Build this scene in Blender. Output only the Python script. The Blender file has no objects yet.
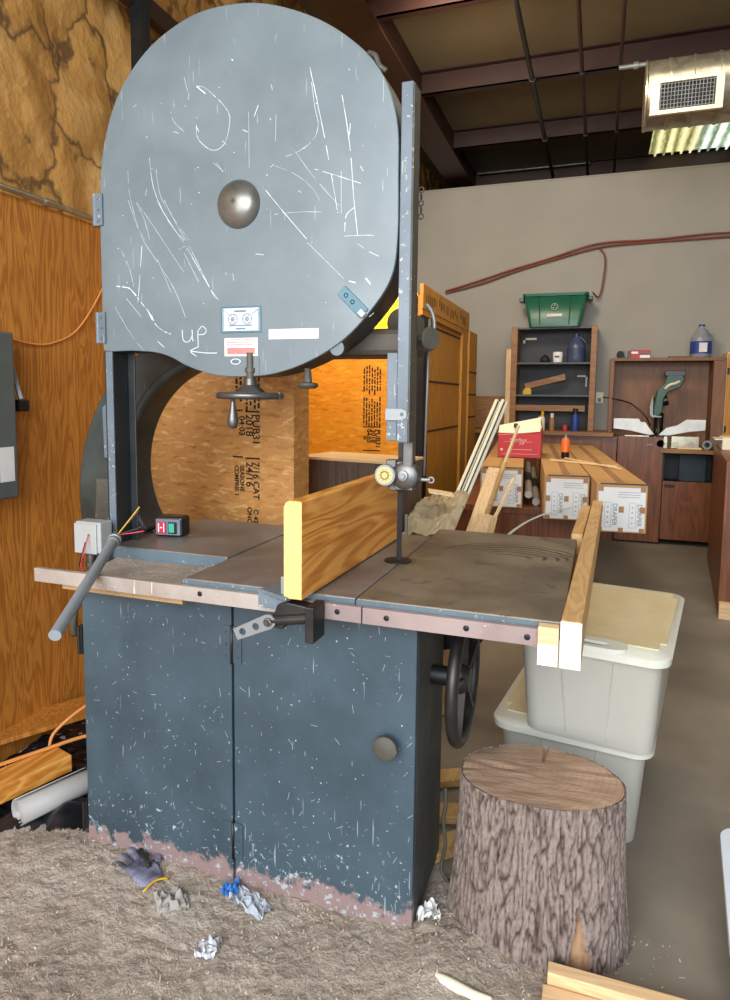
import bpy, bmesh, math, random
from math import sin, cos, pi, radians, hypot, atan2, sqrt
from mathutils import Vector, Matrix, noise
random.seed(7)
SC = bpy.context.scene
COL = SC.collection
OFF = {}

# ---------------------------------------------------------------- mesh builder
class MB:
    def __init__(s): s.v = []; s.f = []; s.m = []; s.cur = 0; s.M = Matrix.Identity(4)
    def add(s, vs, fs):
        b = len(s.v)
        s.v += [tuple(s.M @ Vector(p)) for p in vs]
        for f in fs: s.f.append(tuple(i + b for i in f)); s.m.append(s.cur)
        return s
    def box(s, x0, x1, y0, y1, z0, z1):
        return s.add([(x0,y0,z0),(x1,y0,z0),(x1,y1,z0),(x0,y1,z0),(x0,y0,z1),(x1,y0,z1),(x1,y1,z1),(x0,y1,z1)],
                     [(0,3,2,1),(4,5,6,7),(0,1,5,4),(1,2,6,5),(2,3,7,6),(3,0,4,7)])
    def prism(s, pts, a, b, axis='y'):
        """pts: outline in the plane, extruded from a to b along axis"""
        n = len(pts)
        def P(p, t):
            return {'y': (p[0], t, p[1]), 'z': (p[0], p[1], t), 'x': (t, p[0], p[1])}[axis]
        vs = [P(p, a) for p in pts] + [P(p, b) for p in pts]
        fs = [tuple(range(n)), tuple(range(2*n-1, n-1, -1))]
        fs += [(i, i+n, (i+1) % n + n, (i+1) % n) for i in range(n)]
        return s.add(vs, fs)
    def frame(s, p0, p1):
        d = Vector(p1) - Vector(p0); L = d.length
        return Matrix.Translation(p0) @ d.to_track_quat('Z', 'Y').to_matrix().to_4x4(), L
    def lathe(s, prof, p0=(0,0,0), p1=(0,0,1), n=32, caps=True):
        """prof: (radius, height) pairs along the axis p0 -> p1"""
        F, _ = s.frame(p0, p1)
        vs = []; fs = []
        for r, h in prof:
            for k in range(n):
                a = 2*pi*k/n; vs.append(tuple(F @ Vector((r*cos(a), r*sin(a), h))))
        for j in range(len(prof)-1):
            for k in range(n):
                k2 = (k+1) % n
                fs.append((j*n+k, j*n+k2, (j+1)*n+k2, (j+1)*n+k))
        if caps:
            fs.append(tuple(range(n-1, -1, -1))); fs.append(tuple((len(prof)-1)*n+k for k in range(n)))
        return s.add(vs, fs)
    def cyl(s, p0, p1, r, r1=None, n=24):
        L = (Vector(p1)-Vector(p0)).length
        return s.lathe([(r, 0), (r if r1 is None else r1, L)], p0, p1, n)
    def tube(s, pts, r, n=8, rad=None):
        pts = [Vector(p) for p in pts]; vs = []; fs = []
        for i, p in enumerate(pts):
            d = (pts[min(i+1, len(pts)-1)] - pts[max(i-1, 0)]).normalized()
            if i == 0: up = Vector((0,0,1)) if abs(d.z) < .9 else Vector((1,0,0))
            x = d.cross(up).normalized(); y = d.cross(x).normalized(); up = -y if False else up
            rr = r if rad is None else rad[i]
            for k in range(n):
                a = 2*pi*k/n; vs.append(tuple(p + x*rr*cos(a) + y*rr*sin(a)))
        for i in range(len(pts)-1):
            for k in range(n):
                k2 = (k+1) % n; fs.append((i*n+k, i*n+k2, (i+1)*n+k2, (i+1)*n+k))
        fs.append(tuple(range(n-1, -1, -1))); fs.append(tuple((len(pts)-1)*n+k for k in range(n)))
        return s.add(vs, fs)
    def torus(s, c, ax, R, r, n=48, m=12):
        F, _ = s.frame(c, tuple(Vector(c)+Vector(ax)))
        vs = []; fs = []
        for i in range(n):
            a = 2*pi*i/n
            for k in range(m):
                b = 2*pi*k/m
                vs.append(tuple(F @ Vector(((R+r*cos(b))*cos(a), (R+r*cos(b))*sin(a), r*sin(b)))))
        for i in range(n):
            for k in range(m):
                fs.append((i*m+k, ((i+1) % n)*m+k, ((i+1) % n)*m+(k+1) % m, i*m+(k+1) % m))
        return s.add(vs, fs)
    def bar(s, p0, p1, w, t, roll=0):
        """rectangular bar with section w x t"""
        F, L = s.frame(p0, p1); F = F @ Matrix.Rotation(roll, 4, 'Z')
        o = s.M; s.M = o @ F; s.box(-w/2, w/2, -t/2, t/2, 0, L); s.M = o
        return s
    def grid(s, fn, nu, nv):
        vs = [fn(i/nu, j/nv) for j in range(nv+1) for i in range(nu+1)]
        fs = [(j*(nu+1)+i, j*(nu+1)+i+1, (j+1)*(nu+1)+i+1, (j+1)*(nu+1)+i) for j in range(nv) for i in range(nu)]
        return s.add(vs, fs)

def smooth(P, n=6, closed=False):
    """Catmull-Rom through the points"""
    out = []; N = len(P)
    g = (lambda i: P[i % N]) if closed else (lambda i: P[max(0, min(N-1, i))])
    for i in range(N if closed else N-1):
        a, b, c, d = g(i-1), g(i), g(i+1), g(i+2)
        for k in range(n):
            t = k/n
            out.append(tuple(.5*((2*b[q]) + (-a[q]+c[q])*t + (2*a[q]-5*b[q]+4*c[q]-d[q])*t*t + (-a[q]+3*b[q]-3*c[q]+d[q])*t**3) for q in range(len(b))))
    if not closed: out.append(tuple(P[-1]))
    return out

def build(name, mb, mats, parent=None, bevel=0, shade=None, solid=0, local=False):
    me = bpy.data.meshes.new(name)
    off = Vector((0,0,0))
    if parent is not None and not local: off = OFF.get(parent.name, Vector((0,0,0)))
    loc = Vector((0,0,0))
    if parent is None and mb.v:
        xs = [p[0] for p in mb.v]; ys = [p[1] for p in mb.v]; zs = [p[2] for p in mb.v]
        off = Vector(((min(xs)+max(xs))/2, (min(ys)+max(ys))/2, min(zs))); loc = off
    me.from_pydata([(p[0]-off.x, p[1]-off.y, p[2]-off.z) for p in mb.v], [], mb.f)
    if not isinstance(mats, (list, tuple)): mats = [mats]
    for m in mats: me.materials.append(m)
    for p, i in zip(me.polygons, mb.m): p.material_index = i
    bm = bmesh.new(); bm.from_mesh(me); bmesh.ops.recalc_face_normals(bm, faces=bm.faces); bm.to_mesh(me); bm.free()
    o = bpy.data.objects.new(name, me); COL.objects.link(o); o.location = loc
    if parent is not None: o.parent = parent
    OFF[o.name] = off
    if shade:
        for p in me.polygons: p.use_smooth = True
        if shade != True:
            try: me.set_sharp_from_angle(angle=radians(shade))
            except Exception: pass
    if solid:
        md = o.modifiers.new('thick', 'SOLIDIFY'); md.thickness = solid; md.offset = 0
    if bevel:
        md = o.modifiers.new('bevel', 'BEVEL'); md.width = bevel; md.segments = 2; md.limit_method = 'ANGLE'; md.angle_limit = radians(40)
        md.harden_normals = False
    return o

def thing(name, label, cat, loc=(0,0,0), rz=0, group=None):
    o = bpy.data.objects.new(name, None); COL.objects.link(o)
    o.location = loc; o.rotation_euler = (0, 0, rz); o.empty_display_size = .1
    o['label'] = label; o['category'] = cat
    if group: o['group'] = group
    OFF[o.name] = Vector(loc)
    return o
def S(name, mb, mats, label, cat, group=None, **k):
    o = build(name, mb, mats, **k); o['label'] = label; o['category'] = cat
    if group: o['group'] = group
    return o
def struct(name, mb, mats, label=None, parent=None, **k):
    o = build(name, mb, mats, parent, **k)
    if parent is None: o['kind'] = 'structure'
    return o
def stuff(name, mb, mats, label, cat, **k):
    o = build(name, mb, mats, **k); o['label'] = label; o['category'] = cat; o['kind'] = 'stuff'
    return o
def text_mb(mb, body, size, M, ext=.0006, align='CENTER', bold=0):
    """lettering as flat raised mesh; M maps text plane (x right, y up) to the place"""
    cu = bpy.data.curves.new('t', 'FONT'); cu.body = body; cu.size = size; cu.align_x = align; cu.align_y = 'CENTER'; cu.extrude = ext; cu.offset = bold
    ob = bpy.data.objects.new('t', cu); COL.objects.link(ob)
    dg = bpy.context.evaluated_depsgraph_get(); dg.update()
    me = bpy.data.meshes.new_from_object(ob.evaluated_get(dg))
    old = mb.M; mb.M = old @ M
    mb.add([tuple(v.co) for v in me.vertices], [tuple(p.vertices) for p in me.polygons]); mb.M = old
    bpy.data.objects.remove(ob); bpy.data.curves.remove(cu); bpy.data.meshes.remove(me)
def face_front(x, y, z, rot=0):       # text on a surface facing -Y
    return Matrix.Translation((x, y, z)) @ Matrix.Rotation(pi/2, 4, 'X') @ Matrix.Rotation(rot, 4, 'Z')

# ---------------------------------------------------------------- materials
def srgb(c):
    if isinstance(c, str): c = [int(c[i:i+2], 16)/255 for i in (0, 2, 4)]
    return tuple(x/12.92 if x <= .04045 else ((x+.055)/1.055)**2.4 for x in c[:3]) + (1,)
class NT:
    def __init__(s, name):
        s.m = bpy.data.materials.new(name); s.m.use_nodes = True; s.t = s.m.node_tree
        s.b = s.t.nodes['Principled BSDF']
    def n(s, typ, **k):
        nd = s.t.nodes.new(typ)
        for a, v in k.items():
            if a.startswith('i_'): nd.inputs[a[2:].replace('_', ' ')].default_value = v
            else: setattr(nd, a, v)
        return nd
    def l(s, a, b): s.t.links.new(a, b)
    def coord(s, scale=(1,1,1), rot=(0,0,0), loc=(0,0,0)):
        tc = s.n('ShaderNodeTexCoord'); mp = s.n('ShaderNodeMapping')
        mp.inputs['Scale'].default_value = scale; mp.inputs['Rotation'].default_value = rot; mp.inputs['Location'].default_value = loc
        s.l(tc.outputs['Object'], mp.inputs['Vector']); return mp.outputs['Vector']
    def noise(s, vec, scale, detail=4, rough=.55, dist=0):
        n = s.n('ShaderNodeTexNoise'); n.inputs['Scale'].default_value = scale; n.inputs['Detail'].default_value = detail
        n.inputs['Roughness'].default_value = rough; n.inputs['Distortion'].default_value = dist
        s.l(vec, n.inputs['Vector']); return n.outputs['Fac']
    def ramp(s, fac, stops, interp='LINEAR'):
        r = s.n('ShaderNodeValToRGB'); e = r.color_ramp; e.interpolation = interp
        while len(e.elements) < len(stops): e.elements.new(.5)
        for el, (p, c) in zip(e.elements, stops):
            el.position = p; el.color = c if isinstance(c, tuple) and len(c) == 4 else (srgb(c) if isinstance(c, str) else (c, c, c, 1))
        s.l(fac, r.inputs['Fac']); return r.outputs['Color']
    def mix(s, fac, a, b, blend='MIX'):
        m = s.n('ShaderNodeMix', data_type='RGBA', blend_type=blend)
        for v, i in ((fac, 0), (a, 6), (b, 7)):
            if hasattr(v, 'is_linked') or hasattr(v, 'links'): s.l(v, m.inputs[i])
            else: m.inputs[i].default_value = v if i == 0 else (srgb(v) if isinstance(v, str) else v)
        return m.outputs[2]
    def math(s, op, a, b=0.):
        m = s.n('ShaderNodeMath', operation=op)
        for i, v in enumerate((a, b)):
            if hasattr(v, 'links'): s.l(v, m.inputs[i])
            else: m.inputs[i].default_value = v
        return m.outputs[0]
    def bump(s, h, strength=.3, dist=.01):
        b = s.n('ShaderNodeBump'); b.inputs['Strength'].default_value = strength; b.inputs['Distance'].default_value = dist
        s.l(h, b.inputs['Height']); s.l(b.outputs['Normal'], s.b.inputs['Normal'])
    def set(s, color=None, rough=.6, metal=0, spec=None):
        if color is not None:
            if hasattr(color, 'links'): s.l(color, s.b.inputs['Base Color'])
            else: s.b.inputs['Base Color'].default_value = srgb(color)
        if hasattr(rough, 'links'): s.l(rough, s.b.inputs['Roughness'])
        else: s.b.inputs['Roughness'].default_value = rough
        s.b.inputs['Metallic'].default_value = metal
        if spec is not None: s.b.inputs['Specular IOR Level'].default_value = spec
        return s.m

def plain(name, c, rough=.6, metal=0, var=.12, scale=6, bump=0):
    t = NT(name); v = t.coord()
    n = t.noise(v, scale, 5)
    col = t.ramp(n, [(.3, tuple(x*(1-var*1.6) for x in srgb(c)[:3])+(1,)), (.7, tuple(min(1, x*(1+var)) for x in srgb(c)[:3])+(1,))])
    if bump: t.bump(t.noise(v, scale*12, 3), bump, .004)
    return t.set(col, rough, metal)

def wood(name, dark, light, axis='z', scale=1., rough=.55, contrast=1., cath=True, bump=.1):
    """long grain along axis with arched figure"""
    t = NT(name)
    st = {'x': (.12, 1, 1), 'y': (1, .12, 1), 'z': (1, 1, .12)}[axis]
    v = t.coord(tuple(a*scale for a in st))
    n1 = t.noise(v, 6, 3, .5, .8)
    w = t.math('SINE', t.math('MULTIPLY', n1, 55 if cath else 30))
    w = t.math('ADD', t.math('MULTIPLY', w, .5), .5)
    fine = t.noise(t.coord(tuple(a*scale*(.25 if a < 1 else 1) for a in st)), 70, 4, .6)
    f = t.math('ADD', t.math('MULTIPLY', w, .55*contrast), t.math('MULTIPLY', fine, .6))
    col = t.ramp(f, [(.2, light), (.85, dark)])
    big = t.noise(t.coord(), 1.3, 3)
    col = t.mix(t.math('MULTIPLY', big, .35), col, dark)
    t.bump(f, bump, .004)
    return t.set(col, rough)

def osb(name, base, dark, light, s=1.):
    t = NT(name); v = t.coord()
    n0 = t.n('ShaderNodeTexNoise'); n0.inputs['Scale'].default_value = 4*s; t.l(v, n0.inputs['Vector'])
    add = t.n('ShaderNodeVectorMath', operation='MULTIPLY_ADD'); t.l(n0.outputs['Color'], add.inputs[0]); add.inputs[1].default_value = (.07,.07,.07); t.l(v, add.inputs[2])
    def vor(rot, sc):
        mp = t.n('ShaderNodeMapping'); mp.inputs['Rotation'].default_value = rot; mp.inputs['Scale'].default_value = sc
        t.l(add.outputs[0], mp.inputs['Vector']); vo = t.n('ShaderNodeTexVoronoi'); vo.inputs['Scale'].default_value = 9*s
        t.l(mp.outputs['Vector'], vo.inputs['Vector']); return vo
    a = vor((.3, .6, .2), (1, 1, 3.2)); b = vor((.4, -.9, .5), (1, 1, 3.6))
    sep = t.n('ShaderNodeSeparateColor'); t.l(a.outputs['Color'], sep.inputs[0])
    sep2 = t.n('ShaderNodeSeparateColor'); t.l(b.outputs['Color'], sep2.inputs[0])
    f = t.math('ADD', t.math('MULTIPLY', sep.outputs[0], .5), t.math('MULTIPLY', sep2.outputs[0], .5))
    col = t.ramp(f, [(.05, dark), (.35, base), (.65, base), (.95, light)])
    fine = t.noise(t.coord((1, 1, .3)), 60, 4)
    col = t.mix(t.math('MULTIPLY', fine, .35), col, dark)
    t.bump(f, .25, .003)
    return t.set(col, .55)

def paint(name, base, dark, chip, amount=.62, low=None, rough=.4, streak=0, spec=.5, patch=.5):
    """old enamel on sheet metal: cloudy colour, small chips, heavier wear near the floor"""
    t = NT(name); v = t.coord()
    cloud = t.noise(v, 3, 5, .6, .3)
    col = t.ramp(cloud, [(.3, dark), (.7, base)])
    ch = t.noise(v, 55, 5, .65)
    th = amount
    sp = t.noise(v, 7, 3)
    m = t.math('ADD', ch, t.math('MULTIPLY', t.math('SUBTRACT', sp, .5), .18))
    if low is not None:      # rubbed and rusty skirt: a stain that belongs to the paint
        tc = t.n('ShaderNodeTexCoord'); sx = t.n('ShaderNodeSeparateXYZ'); t.l(tc.outputs['Object'], sx.inputs[0])
        g = t.math('MULTIPLY', t.math('MAXIMUM', t.math('SUBTRACT', low, sx.outputs[2]), 0.), .38)
        m = t.math('ADD', m, g)
        rust = t.noise(v, 14, 6, .7)
        rm = t.ramp(t.math('ADD', rust, t.math('MULTIPLY', t.math('MAXIMUM', t.math('SUBTRACT', low*.38, sx.outputs[2]), 0.), 4.0)), [(.68, 0.), (.76, 1.)])
        col = t.mix(rm, col, '8a7470')
    mk = t.ramp(m, [(th, 0.), (th+.03, 1.)])
    col = t.mix(mk, col, chip)
    # fine vertical/diagonal scratches
    s1 = t.noise(t.coord((14, 14, .9), (0, .25, 0)), 9, 2, .4)
    s2 = t.noise(v, 2.2, 2)
    sm = t.ramp(t.math('ADD', s1, t.math('MULTIPLY', s2, .25)), [(.86, 0.), (.875, 1.)])
    col = t.mix(t.math('MULTIPLY', sm, .5), col, chip)
    r = t.ramp(t.noise(v, 5, 5), [(.3, rough*.8), (.7, min(1, rough*1.35))])
    t.bump(ch, .06, .002)
    return t.set(col, r, 0, spec)

M = {}
M['door_paint'] = paint('door_paint', '707c80', '5c686d', 'aab4b5', .80, rough=.36, spec=.6)
M['cab_paint'] = paint('cab_paint', '42545d', '313f47', 'a2adb0', .70, low=.34, rough=.42)
M['rim_paint'] = paint('rim_paint', '3c4549', '23282a', '8b8b80', .74, rough=.45)
M['rim_black'] = paint('rim_black', '26292a', '17191a', '6b6558', .76, rough=.4)
M['cab_side'] = paint('cab_side', '4a4c48', '33342f', '8a8578', .72, rough=.6)
M['cast'] = paint('cast', '464a45', '1d1c18', '8c8672', .72, rough=.38)
M['guard_paint'] = paint('guard_paint', '6d7982', '505c64', 'b5b2a6', .62, rough=.42)
M['guard_worn'] = paint('guard_worn', '5b564a', '3c3931', 'a29474', .64, rough=.6)
M['steel'] = plain('steel', '6e6b67', .42, .8, .2, 12)
M['dark_steel'] = plain('dark_steel', '3a3835', .45, .7, .25, 12)
M['black_iron'] = plain('black_iron', '1b1b1b', .5, .3, .3, 12)
M['blade_steel'] = plain('blade_steel', '2c2b29', .4, .7)
M['rail'] = paint('rail', 'b6ada2', '8c7c72', 'e3ded4', .66, rough=.4)
M['rail_brown'] = paint('rail_brown', 'a08c86', '7d6a66', 'd3c6c0', .68, rough=.45)
M['latch_blue'] = plain('latch_blue', '4c727e', .45, .15, .1)
M['chip_dim'] = plain('chip_dim', 'a9b3b4', .6)
M['chip_white'] = plain('chip_white', 'dfe6e6', .6)
M['chalk'] = plain('chalk', 'cdd8da', .8)
M['white'] = plain('white', 'e9e8e3', .5, 0, .04)
M['white_plastic'] = plain('white_plastic', 'd3d1c2', .4, 0, .05)
M['cream'] = plain('cream', 'e2d9bd', .5, 0, .06)
M['red'] = plain('red', 'b8242b', .5, 0, .1)
M['orange'] = plain('orange', 'ee6a20', .4, 0, .05)
M['green_btn'] = plain('green_btn', '3ea98a', .35, 0, .05)
M['red_btn'] = plain('red_btn', 'c42b45', .35, 0, .05)
M['black'] = plain('black', '151515', .35, 0, .2)
M['black_rubber'] = plain('black_rubber', '1d1c1b', .7, 0, .2)
M['grey_box'] = plain('grey_box', 'a9aca8', .45, .1, .06)
M['pvc_grey'] = plain('pvc_grey', '858b8f', .4, 0, .05)
M['paper'] = plain('paper', 'd9d7d2', .7, 0, .05)
M['ink'] = plain('ink', '26190f', .8)
M['ink_grey'] = plain('ink_grey', '6f7684', .8)
M['brown_tape'] = plain('brown_tape', '9a6f48', .5)
M['yellow'] = plain('yellow', 'f2e21a', .5, 0, .05)
M['yellow_dull'] = plain('yellow_dull', 'd3a71c', .5, 0, .05)
M['ply_wall'] = wood('ply_wall', '8f4f12', 'cf8a38', 'z', 2.0, .55, .7)
M['kraft'] = None
M['fence_wood'] = wood('fence_wood', 'b86c1c', 'f2b25a', 'y', 1.0, .5, .8)
M['endgrain'] = plain('endgrain', 'cfc374', .6, 0, .1, 20)
M['pine'] = wood('pine', 'a87c46', 'd6b078', 'y', 1.6, .6, .5)
M['pine_x'] = wood('pine_x', 'c39a66', 'e6c79a', 'x', 1.6, .6, .5)
M['pine_z'] = wood('pine_z', 'c39a66', 'e6c79a', 'z', 1.6, .6, .5)
M['pale_strip'] = wood('pale_strip', 'cfae7c', 'ecd6ac', 'y', 1.6, .6, .4)
M['osb'] = osb('osb', 'cc924e', 'a8703a', 'e6ba78', 2.0)
M['osb_orange'] = osb('osb_orange', 'ea9a24', 'c67a16', 'f8b840', 1.6)
M['ply_shed'] = wood('ply_shed', '9a6418', 'c98e34', 'z', .9, .6, .5)
M['brown_cab'] = wood('brown_cab', '48240c', '8c5026', 'z', .8, .4, .5)
M['brown_hutch'] = wood('brown_hutch', '573419', '8a5b36', 'z', .8, .5, .4)
M['brown_light'] = wood('brown_light', '6a4526', 'a2713f', 'x', .8, .5, .5)
M['dark_stain'] = wood('dark_stain', '33241c', '65503f', 'z', 1.2, .6, .6)
M['dark_shelf'] = plain('dark_shelf', '33353a', .6, 0, .25, 4)
M['shelf_grey'] = plain('shelf_grey', '55585c', .6)
M['alu_bright'] = plain('alu_bright', 'd4d5d3', .4, .2)
M['drywall'] = plain('drywall', '9b978f', .85, 0, .05, 1.5)
M['steel_red'] = plain('steel_red', '30160e', .55, .1, .2, 3)
M['ceiling_panel'] = plain('ceiling_panel', '6b5d42', .85, 0, .12, 1.2)
M['cardboard'] = plain('cardboard', 'b58a54', .75, 0, .08, 5)
M['galv'] = None
M['green_bin'] = plain('green_bin', '1f5c47', .35, 0, .1)
M['tool_green'] = plain('tool_green', '1e4a38', .4, 0, .15)
M['hose_red'] = plain('hose_red', '7d3d2c', .6, 0, .1)
M['cord_orange'] = plain('cord_orange', 'd58a45', .55, 0, .08)
M['alu'] = plain('alu', '8b8e8e', .45, .4, .08)
M['black_sheet'] = plain('black_sheet', '1b1b1d', .25, 0, .3, 8)
M['blue_tape'] = plain('blue_tape', '2f6fb2', .5)

def mk_kraft():
    t = NT('kraft'); v = t.coord()
    n = t.noise(v, 2.0, 5, .6, .6)
    col = t.ramp(n, [(.3, '9a6c30'), (.5, 'bd8a45'), (.7, 'd0a463')])
    vo = t.n('ShaderNodeTexVoronoi', feature='DISTANCE_TO_EDGE'); vo.inputs['Scale'].default_value = 2.7
    ds = t.n('ShaderNodeTexNoise'); ds.inputs['Scale'].default_value = 5; ds.inputs['Detail'].default_value = 5; t.l(v, ds.inputs['Vector'])
    ma = t.n('ShaderNodeVectorMath', operation='MULTIPLY_ADD'); t.l(ds.outputs['Color'], ma.inputs[0]); ma.inputs[1].default_value = (.35,)*3
    t.l(t.coord((1, 1.1, .6)), ma.inputs[2]); t.l(ma.outputs[0], vo.inputs['Vector'])
    e = t.math('ADD', vo.outputs['Distance'], t.math('MULTIPLY', t.noise(v, 3.5, 4), .14))
    m = t.ramp(e, [(.075, .8), (.125, 0.)])
    col = t.mix(m, col, '4e351e')
    st = t.ramp(t.noise(v, 4.5, 6, .7), [(.62, 0.), (.70, 1.)])
    col = t.mix(st, col, '5e4630')
    t.bump(t.math('ADD', t.math('MULTIPLY', e, 1.5), t.math('MULTIPLY', t.noise(v, 18, 5), .25)), .8, .03)
    return t.set(col, .7)
M['kraft'] = mk_kraft()
def mk_galv():
    t = NT('galvanised'); v = t.coord()
    vo = t.n('ShaderNodeTexVoronoi'); vo.inputs['Scale'].default_value = 14; t.l(v, vo.inputs['Vector'])
    sp = t.n('ShaderNodeSeparateColor'); t.l(vo.outputs['Color'], sp.inputs[0])
    col = t.ramp(sp.outputs[0], [(0., '9a9484'), (1., 'bdb6a2')])
    return t.set(col, .32, .8)
M['galv'] = mk_galv()
def mk_skylight():
    t = NT('skylight_panel'); v = t.coord()
    tc = t.n('ShaderNodeTexCoord'); sx = t.n('ShaderNodeSeparateXYZ'); t.l(tc.outputs['Object'], sx.inputs[0])
    st = t.math('SINE', t.math('MULTIPLY', sx.outputs[0], 47.0))
    g = t.noise(t.coord((3, .6, 1)), 9, 6, .7)
    f = t.math('ADD', t.math('MULTIPLY', st, .28), g)
    n = t.ramp(f, [(.25, '76826e'), (.45, 'b9c4ac'), (.62, 'dfe9df'), (.8, 'ffffff')])
    tint = t.ramp(sx.outputs[0], [(0., 'f0dcaa'), (.15, 'eef6f2')])
    n = t.mix(1., n, tint, 'MULTIPLY')
    t.l(n, t.b.inputs['Emission Color']); t.b.inputs['Emission Strength'].default_value = 1.3
    return t.set(n, .5)
M['skylight'] = mk_skylight()
def mk_table(name, a, b, c, smear=False, rough=(.30, .5)):
    t = NT(name); v = t.coord()
    n = t.noise(v, 4, 6, .62, .3)
    col = t.ramp(n, [(.3, a), (.52, b), (.75, c)])
    f = t.noise(v, 45, 4, .7)
    col = t.mix(t.math('MULTIPLY', f, .25), col, a)
    sc = t.noise(t.coord((2, 12, 1), (0, 0, .5)), 9, 3)
    col = t.mix(t.ramp(sc, [(.66, 0.), (.72, .25)]), col, 'a59c90')
    if smear:      # arcs wiped in the dirt by a turned workpiece
        vec = t.coord((1, 1.25, 0), (0, 0, 0), (-.84, -.36, 0))
        dsn = t.n('ShaderNodeTexNoise'); dsn.inputs['Scale'].default_value = 5; t.l(vec, dsn.inputs['Vector'])
        ma = t.n('ShaderNodeVectorMath', operation='MULTIPLY_ADD'); t.l(dsn.outputs['Color'], ma.inputs[0]); ma.inputs[1].default_value = (.09,)*3; t.l(vec, ma.inputs[2])
        ln = t.n('ShaderNodeVectorMath', operation='LENGTH'); t.l(ma.outputs[0], ln.inputs[0])
        w = t.math('SINE', t.math('MULTIPLY', ln.outputs['Value'], 170))
        near = t.ramp(ln.outputs['Value'], [(.05, 0.), (.09, 1.), (.27, 1.), (.30, 0.)])
        sx = t.n('ShaderNodeSeparateXYZ'); t.l(vec, sx.inputs[0])
        side = t.ramp(t.math('ADD', sx.outputs[1], t.math('MULTIPLY', t.noise(v, 4, 2), .3)), [(.15, 0.), (.2, 1.)])
        mk = t.math('MULTIPLY', t.math('MULTIPLY', t.ramp(w, [(.35, 0.), (.6, 1.)]), near), side)
        col = t.mix(t.math('MULTIPLY', mk, .85), col, '1d1814')
        bl = t.ramp(t.noise(v, 9, 5, .7, 1.), [(.60, 0.), (.64, .5)])
        col = t.mix(bl, col, '2b2622')
    return t.set(col, t.ramp(n, [(.3, rough[0]), (.7, rough[1])]), .2)
M['table'] = mk_table('table_top', '625b55', '7f776f', '978d84')  # lightened and greyed: reflected light put into the colour
M['table_r'] = mk_table('table_top_right', '584d40', '7a6c59', '948570', True, (.36, .55))
def mk_concrete(name, a, b, c):
    t = NT(name); v = t.coord()
    n = t.noise(v, 1.6, 7, .65)
    col = t.ramp(n, [(.3, a), (.55, b), (.75, c)])
    f = t.noise(v, 40, 4)
    col = t.mix(t.math('MULTIPLY', f, .25), col, a)
    t.bump(f, .1, .003)
    return t.set(col, t.ramp(n, [(.3, .45), (.7, .7)]))
M['concrete'] = mk_concrete('concrete', '6f675b', '857b6d', '9a8f7e')
def mk_dust():
    t = NT('sawdust'); v = t.coord()
    n = t.noise(v, 3, 7, .7, .5)
    col = t.ramp(n, [(.3, 'ad9c8c'), (.5, 'cbbaa7'), (.7, 'e2d3c1')])
    f = t.noise(v, 90, 5, .7)
    col = t.mix(t.ramp(f, [(.35, .35), (.6, 0.)]), col, '7d6a58')
    g = t.noise(v, 24, 6, .7)
    col = t.mix(t.ramp(g, [(.58, 0.), (.72, .5)]), col, 'c8b59c')
    t.bump(t.math('ADD', f, t.math('MULTIPLY', g, 1.5)), 1., .02)
    return t.set(col, .95)
M['dust'] = mk_dust()
M['chips'] = plain('chips', 'cfbda4', .9, 0, .25, 30)
def mk_bark():
    t = NT('bark'); v = t.coord()
    at = t.n('ShaderNodeAttribute', attribute_name='depth'); ab = t.n('ShaderNodeAttribute', attribute_name='bare')
    n = t.noise(v, 22, 6, .7)
    f = t.math('ADD', t.math('MULTIPLY', at.outputs['Fac'], .75), t.math('MULTIPLY', n, .35))
    col = t.ramp(f, [(.22, '1d1512'), (.42, '51423c'), (.70, '76665d'), (.98, '93847a')])
    wd = t.ramp(t.noise(t.coord((1, 1, .1)), 40, 4), [(.3, '8a6648'), (.7, 'c09a70')])
    col = t.mix(ab.outputs['Fac'], col, wd)
    t.bump(t.noise(v, 70, 5, .7), .7, .006)
    return t.set(col, .9)
M['bark'] = mk_bark()
def mk_stumptop():
    t = NT('cut_wood'); v = t.coord()
    ln = t.n('ShaderNodeVectorMath', operation='LENGTH'); t.l(t.coord((1, 1.05, 0), (0, 0, 0), (.03, -.02, 0)), ln.inputs[0])
    w = t.math('SINE', t.math('MULTIPLY', t.math('ADD', ln.outputs['Value'], t.math('MULTIPLY', t.noise(v, 3, 3), .05)), 330))
    n = t.noise(v, 5, 6, .65)
    col = t.ramp(n, [(.3, '84694f'), (.55, 'a1836a'), (.75, 'b79a7c')])
    col = t.mix(t.ramp(w, [(.5, 0.), (1., .22)]), col, '6f553e')
    ang = t.noise(t.coord((1, 5, 1), (0, 0, .3)), 10, 4)
    col = t.mix(t.ramp(ang, [(.55, 0.), (.7, .4)]), col, '8b8078')
    t.bump(t.noise(t.coord((1, 6, 1)), 20, 4), .5, .006)
    return t.set(col, .85)
M['cut_wood'] = mk_stumptop()
def mk_plastic(name, c, alpha_t):
    t = NT(name); t.set(c, .35)
    t.b.inputs['Transmission Weight'].default_value = alpha_t
    t.b.inputs['IOR'].default_value = 1.3
    t.b.inputs['Subsurface Weight'].default_value = .15
    t.b.inputs['Subsurface Radius'].default_value = (.05,.05,.05)
    return t.m
M['bin_plastic'] = mk_plastic('bin_plastic', 'd6d2c4', .4)
M['film_grey'] = mk_plastic('film_grey', 'b4bcc2', .2)
M['hub'] = plain('hub', '7d7b73', .34, .65, .25, 9)
M['edge_worn'] = paint('edge_worn', '5f7078', '48555c', 'a3adb0', .63, rough=.45)
M['clear_film'] = mk_plastic('clear_film', 'b8a888', .35)
M['jug_plastic'] = mk_plastic('jug_plastic', 'aab4cc', .4)
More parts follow.
